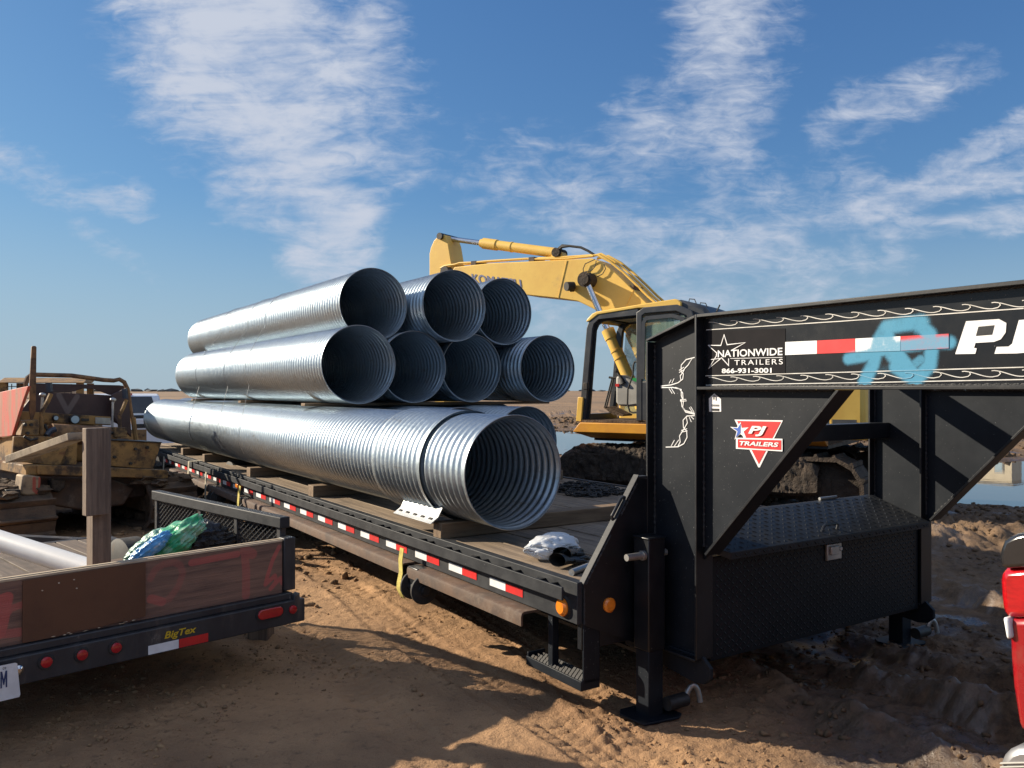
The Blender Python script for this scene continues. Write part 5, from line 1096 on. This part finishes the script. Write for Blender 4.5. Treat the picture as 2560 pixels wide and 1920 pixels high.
    # blade at the front, out of sight behind the hood
    b = MB(); b.slab([(-.6, 3.0, .05), (-.6, 3.12, .05), (-.6, 3.0, .45), (-.6, 3.14, .85), (-.6, 3.06, .85), (-.6, 2.92, .45)], (2.5, 0, 0)); b.build('blade', M['rusttrack'], t)
    b = MB(); b.box(-.5, -.42, .9, 3.0, .2, .34); b.box(1.68, 1.76, .9, 3.0, .2, .34); b.build('push_arms', ye, t)
_dzv = [DZ.pix(zd(*q), y=.93) for q in ((740, 640), (850, 850), (970, 660))]
M['maroonv'] = mat('dark_brown_sheet_sprayed', (.060, .030, .028), (.040, .022, .022), 4, .65, .2, dirt=((.09, .06, .045), 6, .55, .8), extra=paint((.17, .13, .12), [(_dzv[0], _dzv[1], .02, .03, .8), (_dzv[1], _dzv[2], .02, .03, .8)]))
M['rustyyellow'] = mat('rusty_yellow_paint', (.26, .13, .045), (.12, .058, .03), 7, .7, .2, dirt=((.05, .032, .024), 5, .5, .7), bump=.15)
M['bluegrip'] = mat('blue_black_grip', (.02, .03, .05), (.03, .04, .06), 6, .35, .1)
M['rusttrack'] = mat('rusty_track_steel', (.12, .075, .045), (.06, .040, .028), 6, .8, .2, bump=.6, bsc=22, bdist=.02)
_dzu = [DZ.pix(zb(*q), y=-.03) for q in ((430, 180), (430, 330), (465, 362), (495, 330), (505, 180))]
M['blockpaint'] = mat('tan_block_red_mark', (.34, .24, .14), (.20, .14, .09), 5, .75, .2, dirt=((.07, .05, .04), 5, .5, .75), extra=paint((.35, .05, .03), [(_dzu[i], _dzu[i + 1], .012, .012, .9) for i in range(4)]))
bulldozer()

# ------------------------------------------------------------------ utility trailer at lower left (x across its tail to the right, y towards its front)
BT = 4.183; BB = Vector((1.45, 6.0, 0))
pb = lambda q, y=BT: B.pix(z2(*q), y=y)
REDS = (.50, .10, .085)
def bs(pts, r, soft=.018, w=.66): return [(p - BB, q - BB, r, soft, w) for p, q in [(pb(pts[i]), pb(pts[i + 1])) for i in range(len(pts) - 1)]]
_red = (bs([(1045, 490), (1110, 512), (1170, 490), (1235, 400), (1265, 310), (1245, 255), (1200, 238), (1130, 250), (1070, 290), (1040, 350)], .013, .016, .55) + bs([(1045, 490), (1120, 510)], .018, .014, .7) +
        bs([(1325, 240), (1480, 210), (1640, 180)], .014, .014, .75) + bs([(1690, 150), (1702, 300), (1700, 465)], .020, .012) + bs([(1690, 155), (1745, 180)], .024, .014) +
        bs([(1930, 130), (1885, 220), (1850, 330), (1835, 390)], .009, .01, .8) + bs([(1835, 390), (1900, 330), (1910, 370), (1870, 420)], .009, .01, .8) + bs([(1870, 420), (1940, 345), (1950, 380)], .009, .01, .8) +
        bs([(0, 500), (50, 480), (20, 640), (0, 730)], .02, .014, .8) + bs([(20, 640), (70, 560), (150, 530)], .012, .012, .7) + bs([(0, 735), (140, 720)], .016, .014, .7))
M['board'] = mat('weathered_tail_board', (.235, .130, .090), (.12, .070, .052), 2.6, .8, .1, stretch=(.6, 9, 12), bump=.4, bsc=12, dirt=((.05, .036, .032), 3, .5, .8, (.6, 1, 4)), extra=paint(REDS, _red, grain=30.))
def utility():
    t = thing('utility_trailer', 'black utility trailer with a wooden tail board sprayed red and mesh sides, at lower left', 'trailer', B, tuple(BB))
    bk = M['dusty']; x0, x1 = .34, 2.52; YE = 7.0
    b = MB(); b.box(x0, 2.412, BT, BT + .038, .452, .742); bd = b.build('tail_board', M['board'], t, .004)
    b = MB(); b.box(x0, 2.412, BT - .001, BT + .014, .7425, .754); b.box(x0, 2.412, BT + .018, BT + .04, .7425, .758); b.build('board_edge', M['plyedge'], bd, .002)
    b = MB(); b.slab([(pb((155, 365)).x, BT - .012, .740), (pb((1000, 235)).x, BT - .012, .742), (pb((1000, 235)).x, BT - .012, .474), (1.57, BT - .012, .466), (1.50, BT - .012, .470), (1.42, BT - .012, .462), (1.33, BT - .012, .466), (1.24, BT - .012, .458), (1.099, BT - .012, .458)], (0, .011, 0)); b.build('plywood_patch', M['plywood'], bd)
    b = MB(); rnd = random.Random(4)
    for k in range(10): x = rnd.uniform(1.2, 1.62); b.lump((x, BT - .013, .458 + rnd.uniform(0, .008)), .0045, k, .4, 1, (2.2, .4, .5))
    for q in ((285, 430), (400, 378), (505, 355), (523, 415)): p = pb(q); b.lump((p.x, BT - .013, p.z), .0045, 3, .4, 1, (1, .4, .8))
    b.build('torn_edge', M['plyedge'], bd)
    # tail frame with its lamps
    b = MB(); b.box(x0, x1, BT - .06, BT + .06, .285, .414); b.box(x0, 2.46, BT - .03, BT + .06, .414, .452); tf = b.build('tail_frame', M['tailblack'], t, .006)
    yf = BT - .061
    for q in ((318, 925), (565, 875), (800, 825)):
        p = pb(q, yf); b = MB(); b.tube([(p.x, yf, p.z), (p.x, yf - .008, p.z), (p.x, yf - .008, p.z)], [.036, .033, .025], 26); g = b.build('lamp_ring', M['rubber'], tf)
        b = MB(); b.tube([(p.x, yf - .004, p.z), (p.x, yf - .012, p.z), (p.x, yf - .015, p.z)], [.025, .024, .015], 24); b.build('red_lamp', M['redlens'], g)
    def oval(xa, xb, z, r, d): 
        n = 12; pts = [(xb + r * math.cos(a), z + r * math.sin(a)) for a in [-math.pi / 2 + math.pi * k / n for k in range(n + 1)]] + [(xa + r * math.cos(a), z + r * math.sin(a)) for a in [math.pi / 2 + math.pi * k / n for k in range(n + 1)]]
        b = MB(); b.slab([(x, yf - .0005, zz) for x, zz in pts], (0, -d, 0)); return b
    a, c = pb((1810, 598), yf), pb((1920, 575), yf)
    g = oval(a.x, c.x, a.z, .038, .006).build('lamp_ring', M['rubber'], tf); oval(a.x, c.x, a.z, .027, .014).build('red_lamp', M['redlens'], g, .004)
    p = pb((2022, 562), yf); b = MB(); b.tube([(p.x, yf, p.z), (p.x, yf - .01, p.z), (p.x, yf - .014, p.z)], [.024, .023, .015], 22); b.build('red_lamp', M['redlens'], tf)
    a = pb((990, 830), yf); b = MB(); b.box(1.638, 1.790, yf - .002, yf - .0003, .292, .336); b.build('white_tape', M['white'], tf); b = MB(); b.box(1.792, 1.945, yf - .002, yf - .0003, .292, .336); b.build('red_tape', M['red'], tf)
    text('BigTex', Vector((1.717, yf - .0008, .343)), Vector((1.882, yf - .0008, .343)), .046, (0, 0, 1), mat('yellow_letter', (.62, .42, .02), (.5, .34, .02), 9, .5), tf, 'lettering', .025, .25)
    b = MB(); b.slab([(.77, yf - .03, .245), (1.066, yf - .03, .245), (1.070, yf - .03, .255), (1.058, yf - .03, .395), (1.05, yf - .03, .40), (.77, yf - .03, .40)], (0, .002, 0)); pl = b.build('licence_plate', M['white'], tf)
    a, c = pb((3, 1110), yf - .0325), pb((50, 1102), yf - .0325); b = MB()
    b.slab([(a.x + (c.x - a.x) * p, yf - .0325, a.z + .072 * q) for p, q in ((0, 0), (0, 1), (.26, 1), (.5, .50), (.74, 1), (1, 1), (1, 0), (.78, 0), (.78, .62), (.57, .18), (.43, .18), (.22, .62), (.22, 0))], (0, .002, 0)); b.build('lettering', mat('plate_blue', (.02, .04, .12), None, 5, .5), pl)
    text('09', pb((18, 980), yf - .0305), pb((42, 976), yf - .0305), .011, (0, 0, 1), M['steel'], pl, 'lettering')
    p = pb((120, 980), yf); b = MB(); b.tube([(p.x, yf, p.z), (p.x, yf - .014, p.z), (p.x, yf - .024, p.z)], [.024, .022, .010], 20); b.build('plate_lamp', M['chrome'], tf)
    # corner post, rails, mesh
    b = MB(); b.box(2.416, 2.488, BT - .012, BT + .055, .462, .761); b.slab([(2.488, BT - .06, .45), (2.488, BT - .06, .33), (2.44, BT - .062, .36), (2.45, BT - .062, .44)], (0, .05, 0)); b.build('corner_post', M['tailblack'], t, .005)
    ym = B.pix(zc(1085, 1200), x=2.45).y; yn = B.pix(zc(630, 1100), x=2.45).y
    b = MB(); b.box(2.415, 2.478, BT + .03, 6.02, .81, .875); b.build('top_rail', M['rail'], t, .006)
    for y in (BT + .08, ym, yn, 5.98): b = MB(); b.box(2.43, 2.468, y - .02, y + .02, .42, .81); b.build('rail_post', M['tailblack'], t, .004)
    b = MB(); s = .052
    for sg in (1, -1):
        k = -10
        while k < 50:
            y0 = BT + .05 + k * s; h = .37; y1 = y0 + sg * h * 1.55
            ya, za, yb_, zb_ = y0, .44, y1, .81
            lo2, hi2 = BT + .06, 5.98
            tt0, tt1 = 0., 1.
            if yb_ != ya:
                ta, tb_ = sorted(((lo2 - ya) / (yb_ - ya), (hi2 - ya) / (yb_ - ya))); tt0, tt1 = max(0, ta), min(1, tb_)
            if tt1 - tt0 > .02:
                p0 = Vector((2.447 + .003 * sg, ya + (yb_ - ya) * tt0, za + (zb_ - za) * tt0)); p1 = Vector((2.447 + .003 * sg, ya + (yb_ - ya) * tt1, za + (zb_ - za) * tt1)); b.bar(p0, p1, .0052, .004, (1, 0, 0))
            k += 1
    b.build('mesh_side', M['rail'], t, fixn=False)
    b = MB(); b.box(x0 + .03, x0 + .09, BT + .03, YE, .81, .875)
    b.build('top_rail', M['rail'], t, .006)
    for y in (BT + .08, 5.1, 6.1, YE - .05): b = MB(); b.box(x0 + .04, x0 + .08, y - .02, y + .02, .42, .81); b.build('rail_post', M['tailblack'], t, .004)
    b = MB(); n = 13; w = (2.40 - x0 - .05) / n
    for i in range(n): x = x0 + .03 + i * w; b.box(x + .005, x + w - .005, BT + .05, YE, .385, .42 + random.uniform(-.004, .004))
    b.build('deck', M['darkdeck'], t, .004)
    b = MB(); b.box(x0, x0 + .06, BT + .06, YE, .29, .384); b.box(2.43, 2.49, BT + .06, YE, .29, .414); b.box(x0, 2.49, YE, YE + .06, .29, .42)
    for k in range(4): b.box(x0, 2.44, 4.7 + k * .65, 4.75 + k * .65, .30, .384)
    b.build('bed_frame', M['tailblack'], t)
    b = MB(); b.bar((.45, YE, .35), (1.4, YE + 1.3, .38), .08, .1); b.bar((2.4, YE, .35), (1.45, YE + 1.3, .38), .08, .1); b.build('tongue', M['tailblack'], t)
    b = MB(); b.cyl((.5, 5.9, .30), (2.35, 5.9, .30), .035); b.build('axle', M['steel'], t)
    for x in (.52, 2.12):
        b = MB(); b.tube([(x, 5.9, .29), (x + .01, 5.9, .29), (x + .03, 5.9, .29), (x + .16, 5.9, .29), (x + .18, 5.9, .29), (x + .19, 5.9, .29)], [.17, .26, .285, .285, .26, .17], 32); b.build('wheel', M['rubber'], t)
M['weld'] = mat('weld_bead', (.016, .017, .019), (.03, .03, .031), 30, .5, .2, bump=.8, bsc=90)
M['tailblack'] = mat('chipped_black_paint', (.018, .019, .023), (.034, .035, .038), 5, .5, .2, stretch=(1, 1, .5), dirt=[((.13, .105, .085), 5, .50, .8, (1.5, 1, .35)), ((.26, .23, .21), 12, .62, .76, (1.2, 1, .5))], spots=((.10, .055, .035), 40, .70, .78))
utility()
def trailer_load():
    b = MB(); b.box(1.452, 1.540, 4.335, 4.425, .42, 1.408); b.single('wooden_post', M['oldwood'], 'tall weathered square post standing inside the utility trailer', 'post', B, (1.5, 4.38, .42), bevel=.004)
    b = MB(); b.box(1.402, 1.512, 4.275, 4.333, .985, 1.415); b.single('wooden_board', M['oldwood'], 'short board nailed upright to the front of the tall weathered post', 'board', B, (1.45, 4.30, .985), bevel=.004)
    p0 = Vector((1.40, 4.40, 1.372)); q = B.pix(z1(95, 850), y=5.0)
    b = MB(); d = q - p0; b.bar(p0, q, .09, .038, (0, 0, 1)); b.single('wooden_brace', M['oldbrace'], 'sloping plank running down from the top of the weathered post to the left', 'plank', B, tuple(p0), bevel=.003)
    a = B.pix(z2(780, 340), Y=4.32); c = B.pix((0, 1352), Y=4.62); d = (c - a); b = MB(); e = a + d * 3.2
    n = 24; b.tube([a - d * .15, e, e, a - d * .15], [.057, .057, .050, .050], n, caps=False); b.f += [(j, (j + 1) % n, 3 * n + (j + 1) % n, 3 * n + j) for j in range(n)]
    b.single('plastic_pipe', M['pvc'], 'white plastic pipe lying slanted in the utility trailer behind the tail board', 'pipe', B, tuple(a), fixn=False)
    # bags
    def bagmesh(c, ax, r, seed, fold=9.):
        bm = bmesh.new(); bmesh.ops.create_icosphere(bm, subdivisions=5, radius=1); rnd = random.Random(seed); ph = [rnd.uniform(0, 6) for _ in range(6)]; vs = []
        for v in bm.verts:
            p = v.co; k = 1 + .10 * math.sin(4 * p.x + ph[0]) * math.sin(3 * p.y + ph[1]) + .06 * math.sin(fold * (p.y + .5 * p.z) + 2 * p.x + ph[2]) + .035 * math.sin(fold * 2.1 * p.x + 5 * p.z + ph[3]) + .03 * math.sin(fold * 2.7 * p.z + 4 * p.y + ph[4])
            cr = lambda t_, pw=5: (1 - abs(math.sin(t_))) ** pw
            k -= .09 * cr(fold * .55 * p.x + 2.2 * p.y + 1.4 * math.sin(3 * p.z + ph[1]) + ph[5]) + .06 * cr(fold * .8 * p.z + 2.6 * p.x + 1.2 * math.sin(4 * p.y + ph[2]) + ph[0]) + .035 * cr(fold * 1.3 * p.y - 3 * p.z + math.sin(5 * p.x) + ph[3])
            q = p * k; vs.append(Vector(c) + ax[0] * q.x * r[0] + ax[1] * q.y * r[1] + ax[2] * q.z * r[2])
        bm.verts.index_update(); b = MB(); b.add(vs, [tuple(v.index for v in f.verts) for f in bm.faces]); bm.free(); return b
    c1 = B.pix(z1(1180, 1430), Y=4.80); u = B.pix(z1(1310, 1330), Y=4.85) - c1; u.normalize(); v = Vector((0, 1, 0)); w_ = u.cross(v).normalized()
    bagmesh(c1, (u, v, w_), (.20, .12, .085), 1).single('shopping_bag', M['green'], 'crumpled green and white plastic bag behind the tail board', 'bag', B, tuple(c1), fixn=False)
    c2 = B.pix(z1(1030, 1460), Y=4.78); bagmesh(c2, (u, v, w_), (.16, .10, .06), 2).single('shopping_bag', M['greenpale'], 'pale green see-through bag lying left of the bright green bag', 'bag', B, tuple(c2), fixn=False)
    c3 = B.pix(z1(1040, 1465), Y=4.66); bagmesh(c3, (u, v, w_), (.13, .05, .042), 3).single('shopping_bag', M['bluebag'], 'blue plastic wrapper squeezed between the two green bags', 'bag', B, tuple(c3), fixn=False)
    c4 = B.pix(z1(1395, 1450), Y=4.98); bagmesh(c4, (Vector((1, 0, 0)), v, Vector((0, 0, 1))), (.21, .15, .135), 5, 13).single('rubbish_bag', M['blackbag'], 'shiny black rubbish bag leaning against the mesh side', 'bag', B, tuple(c4), fixn=False)
    # loose planks and a pallet board on the bed
    for i, (x, y, l, r_, dz, lab) in enumerate(((1.05, 4.62, .9, 8, 0, 'loose pale plank on the trailer bed nearest the tail board'), (1.25, 5.15, 1.1, -6, 0, 'loose pale plank on the trailer bed behind the white pipe'), (1.5, 5.7, 1.3, 4, 0, 'loose dark plank across the front of the trailer bed'), (1.95, 5.35, .9, -14, .0, 'loose plank lying across the bed behind the bags'))):
        b = MB(); b.box(-l / 2, l / 2, -.06, .06, .001, .036); o = b.single('loose_plank', M['plyedge'] if i < 2 else M['oldwood2'], lab, 'plank', B, (0, 0, 0), 'loose planks on the trailer bed', .003); o.location = B.wor(x, y, .424 + dz); o.rotation_euler = (0, 0, R(B.deg + r_))
    c = Frame(0).pix((648, 1598), z=0)
    b = MB(); b.box(c.x - .07, c.x + .06, c.y - .02, c.y + .13, -.03, .30); b.single('wooden_block', M['oldwood'], 'brown wooden block standing on the ground under the utility trailer corner', 'block', W, (c.x, c.y, 0), bevel=.006)
    c = Frame(0).pix((560, 1318), z=0)
    b = MB(); b.box(-.17, .17, -.12, .12, -.02, .17); o = b.single('wooden_block', M['timber'], 'timber block on the ground seen through the mesh side', 'block', W, (0, 0, 0), bevel=.006); o.location = (c.x, c.y, 0); o.rotation_euler = (0, 0, R(20))
M['oldbrace'] = mat('grey_plank', (.36, .29, .20), (.15, .115, .085), 7, .8, .1, dirt=((.08, .065, .05), 9, .5, .7))
M['oldwood2'] = mat('dark_plank', (.12, .08, .055), (.07, .048, .036), 5, .8, .1, stretch=(.7, 9, 9))
M['greenpale'] = mat('pale_green_bag', (.20, .42, .33), (.34, .52, .42), 8, .3, .2, trans=.35, bump=.7, bsc=14, bdist=.02)
trailer_load()

# ------------------------------------------------------------------ pickups
def pickup(label, fr, base, paint_, cap, scale=1., detail=False):
    """x to the right, y forward, origin on the ground under the middle of the tail"""
    t = thing('pickup_truck', label, 'pickup truck', fr, base); bx, by, bz = base; s = scale
    def P(x, y, z): return (bx + x * s, by + y * s, bz + z * s)
    def slab(name, yz, xa, xb, m, par=t, bevel=.02): b = MB(); b.slab([P(xa, y, z) for y, z in yz], Vector(P(xb, 0, 0)) - Vector(P(xa, 0, 0))); return b.build(name, m, par, bevel)
    arch = lambda yc: [(yc + .48 * math.cos(a), .42 + .48 * math.sin(a)) for a in [math.pi * k / 10 for k in range(11)]]
    low = [(.06, .62), (.62 - .02, .50)] + [p for p in arch(1.12)[::-1]] + [(1.62, .46), (4.32 - .5, .46)] + [p for p in arch(4.75)[::-1]] + [(5.3, .52), (5.85, .55)]
    for xa, xb in ((-1.0, -.90), (.90, 1.0)):
        slab('body_side', [(.03, 1.36)] + [(.0, 1.05)] + low + [(5.88, 1.0), (5.7, 1.16), (4.1, 1.22), (2.15, 1.28), (2.05, 1.37)], xa, xb, paint_)
    b = MB(); b.box(*sorted((P(-.9, 0, 0)[0], P(.9, 0, 0)[0])), P(0, .0, 0)[1], P(0, .06, 0)[1], P(0, 0, .66)[2], P(0, 0, 1.33)[2]); tg = b.build('tailgate', paint_, t, .02)
    b = MB(); b.box(P(-.2, 0, 0)[0], P(.2, 0, 0)[0], P(0, -.012, 0)[1], P(0, 0, 0)[1], P(0, 0, 1.1)[2], P(0, 0, 1.2)[2]); b.build('tailgate_handle', cap, tg)
    b = MB(); x_, y_ = P(-.9, .05, 0), P(.9, 2.1, 0); b.box(x_[0], y_[0], x_[1], y_[1], P(0, 0, .72)[2], P(0, 0, .78)[2]); b.box(x_[0], y_[0], P(0, 2.04, 0)[1], P(0, 2.1, 0)[1], P(0, 0, .78)[2], P(0, 0, 1.36)[2]); b.build('bed', M['rubber'], t)
    b = MB(); a = P(-.9, 2.1, .5); c = P(.9, 5.8, 1.15); b.box(a[0], c[0], a[1], c[1], a[2], c[2]); b.build('hood', paint_, t, .06)
    cabp = [(2.1, 1.15), (2.12, 1.40), (2.38, 1.86), (2.6, 1.94), (3.6, 1.94), (3.85, 1.88), (4.6, 1.24), (4.5, 1.15)]
    cb = slab('cab', cabp, -.86, .86, paint_, t, .05)
    slab('side_glass', [(2.42, 1.34), (2.55, 1.80), (3.62, 1.83), (3.78, 1.80), (4.3, 1.34)], -.868, -.855, M['skyglass'], cb, .005); slab('side_glass', [(2.42, 1.34), (2.55, 1.80), (3.62, 1.83), (3.78, 1.80), (4.3, 1.34)], .855, .868, M['skyglass'], cb, .005)
    b = MB(); b.slab([P(-.72, 2.12, 1.415), P(.72, 2.12, 1.415), P(.64, 2.368, 1.855), P(-.64, 2.368, 1.855)], Vector((0, -.014, .008)) * s); b.build('rear_glass', M['glass'], cb)
    b = MB(); b.box(P(-.16, 0, 0)[0], P(.16, 0, 0)[0], P(0, 2.42, 0)[1], P(0, 2.5, 0)[1], P(0, 0, 1.905)[2], P(0, 0, 1.95)[2]); b.build('brake_light', M['redlens'], cb)
    b = MB(); b.lump(P(0, 2.8, 1.95), .05 * s, 2, .05, 2, (.7, 1.5, .8)); b.build('roof_antenna', M['rubber'], cb)
    for xs in (-1, 1):
        for y in (1.12, 4.75):
            b = MB(); xa = .70 * xs; d = .26 * xs
            b.tube([P(xa + d * k, y, .41) for k in (0, .04, .15, .85, .96, 1)], [r * s for r in (.24, .37, .41, .41, .37, .24)], 36); wl = b.build('wheel', M['rubber'], t)
            b = MB(); b.cyl(P(xa + d * .9, y, .41), P(xa + d * 1.01, y, .41), .23 * s, 28); b.build('rim', M['zinc'], wl)
        b = MB(); b.box(*sorted((P(xs * 1.02, 0, 0)[0], P(xs * 1.2, 0, 0)[0])), P(0, 4.05, 0)[1], P(0, 4.15, 0)[1], P(0, 0, 1.25)[2], P(0, 0, 1.5)[2]); b.build('wing_mirror', cap, t, .02)
        if not detail:
            b = MB(); b.box(*sorted((P(xs * .9, 0, 0)[0], P(xs * 1.005, 0, 0)[0])), P(0, -.01, 0)[1], P(0, .12, 0)[1], P(0, 0, .86)[2], P(0, 0, 1.28)[2]); b.build('tail_light', M['redlens'], t, .01)
    if not detail: b = MB(); b.box(P(-1, 0, 0)[0], P(1, 0, 0)[0], P(0, -.14, 0)[1], P(0, .06, 0)[1], P(0, 0, .50)[2], P(0, 0, .66)[2]); b.build('rear_bumper', M['chrome'], t, .03)
    b = MB(); b.box(P(-1, 0, 0)[0], P(1, 0, 0)[0], P(0, 5.8, 0)[1], P(0, 5.95, 0)[1], P(0, 0, .45)[2], P(0, 0, .8)[2]); b.build('front_bumper', M['chrome'], t, .03)
    return t
WT = Frame(34, -9.15, 20.3)
pickup('white pickup truck parked far behind the flatbed, between bulldozer and pipes', WT, (0, 0, -.43), M['whitecar'], M['rubber'])
# red pickup: only its rear right corner reaches into the picture
RK = Frame(33.1 + 180); RX, RY = 2.42, 1.17      # trailer coordinates of that corner
def red_truck():
    c = T.wor(RX + 1.0, RY, 0); fr = Frame(33.1 + 180, c.x, c.y)
    t = pickup('shiny red pickup truck at the right edge, only its tail lamp corner in view', fr, (0, 0, 0), M['redcar'], M['rubber'], .92, True)
    # corner details on the side facing the flatbed's left: wrap round lamp, dark rail cap, stepped bumper
    pr = lambda q: T.pix(z8(*q), x=RX)
    def piece(name, pts, x0, w, m, bevel=.012, fwd=None):
        b = MB(); vs = []
        for q in pts:
            p = pr(q); vs.append(p)
        wv = [T.wor(RX + x0, p.y, p.z) for p in vs]; loc = [Vector(((p.x - fr.ox) * fr.c + (p.y - fr.oy) * fr.s, -(p.x - fr.ox) * fr.s + (p.y - fr.oy) * fr.c, p.z)) for p in wv]
        b.slab(loc, (-w, 0, 0)); return b.build(name, m, t, bevel)
    X_ = 2400
    lamp = piece('tail_light', [(1733, 562), (1740, 530), (1765, 503), (2250, 470), (2250, 780), (1768, 790), (1745, 720), (1736, 640)], -.035, .12, M['redlamp'], .02)
    piece('bed_corner', [(1768, 785), (2250, 775), (2250, 1700), (1838, 1420), (1800, 1170), (1786, 1000), (1783, 900)], -.03, .20, M['redcar'], .02)
    piece('reverse_lamp', [(1765, 775), (1800, 785), (1815, 895), (1788, 905)], -.045, .05, M['white'], .008)
    piece('rail_cap', [(1743, 432), (1750, 390), (1770, 338), (1845, 300), (2250, 240), (2250, 475), (1768, 503), (1752, 480)], -.045, .16, M['glossblack'], .025)
    for k in range(4):
        y_ = 1600 + k * 22; piece('step_tread', [(1760, y_), (2250, y_ - 14), (2250, y_ - 4), (1760, y_ + 10)], -.056, .01, M['greyplastic'], .002)
    bp = piece('step_bumper', [(1748, 1690), (1752, 1600), (1768, 1565), (1800, 1532), (1850, 1512), (2250, 1500), (2250, 1900), (1770, 1900)], -.05, 1.9, M['bumper'], .02)
M['redlamp'] = mat('red_tail_lens', (.42, .006, .010), (.30, .004, .008), 26, .14, .05, coat=1., stretch=(1, 1, 3))
M['glossblack'] = mat('gloss_black_cap', (.012, .013, .015), (.02, .02, .022), 3, .18, .1, coat=.6)
M['lensdark'] = mat('dark_red_lens', (.16, .004, .006), None, 5, .15, .05, coat=1.)
M['bumper'] = mat('grey_step_bumper', (.30, .30, .31), (.22, .22, .23), 5, .4, .1, metal=.6)
red_truck()

# ------------------------------------------------------------------ things far behind
def cabin():
    fr = Frame(-48, 23.5, 40); t = thing('site_cabin', 'small tan site cabin with two pale windows, mirrored in the puddle at right', 'cabin', fr)
    b = MB(); b.box(-.95, .95, -.5, .9, .45, 2.75); b.build('wall', M['tan'], t, .02); b = MB(); b.box(-1.03, 1.03, -.58, 1.0, 2.755, 2.84); b.build('roof', M['greyplastic'], t, .02)
    for x in (-.62, .38):
        b = MB(); b.box(x - .20, x + .20, -.53, -.501, 1.5, 2.25); w = b.build('window', M['greyplastic'], t); b = MB(); b.box(x - .15, x + .15, -.54, -.531, 1.55, 2.2); b.build('pane', M['skyglass'], w)
    for x in (-.8, .8):
        for y in (-.4, .7): b = MB(); b.box(x - .08, x + .08, y - .08, y + .08, -.1, .449); b.build('leg', M['steel'], t)
cabin()
def second_dozer():
    fr = Frame(20, -7.6, 13.6); t = thing('bulldozer', 'second yellow bulldozer with a mesh guarded cab, mostly hidden behind the worn one', 'bulldozer', fr); ye = M['dozer']
    b = MB(); b.box(-.45, .45, .2, 2.4, .7, 1.25); b.build('engine_hood', ye, t, .05); b = MB(); b.box(-.55, .55, -1.0, .25, .6, 1.05); b.build('operator_deck', ye, t, .04)
    for x in (-.52, .52):
        for y in (-.95, .2): b = MB(); b.box(x - .05, x + .05, y - .05, y + .05, 1.05, 1.72); b.build('cab_post', ye, t)
    b = MB(); b.slab([(-.6, -1.05, 1.72), (.6, -1.05, 1.72), (.6, -.6, 1.80), (-.6, -.6, 1.80)], (0, .9, .0)); b.build('canopy', ye, t, .02)
    b = MB()
    for k in range(12): b.bar((-.5 + k * .09, -.98, 1.1), (-.5 + k * .09, -.98, 1.7), .012, .012, (0, 1, 0))
    for k in range(7): b.bar((-.5, -.98, 1.12 + k * .09), (.5, -.98, 1.12 + k * .09), .012, .012, (0, 1, 0))
    b.build('mesh_guard', M['steel'], t)
    for xa, xb in ((-.95, -.5), (.5, .95)):
        tr = track(t, fr, -1.1, 2.4, -xb, -xa, -.02, .62, M['rusttrack'], M['mud'], 30, .05)
        for o in [tr] + list(tr.children): o.data.transform(Matrix.Rotation(R(90), 4, 'Z'))
    b = MB(); b.slab([(-1.2, 2.9, .05), (-1.2, 3.0, .05), (-1.2, 2.98, .8), (-1.2, 2.85, .45)], (2.4, 0, 0)); b.build('blade', ye, t)
second_dozer()
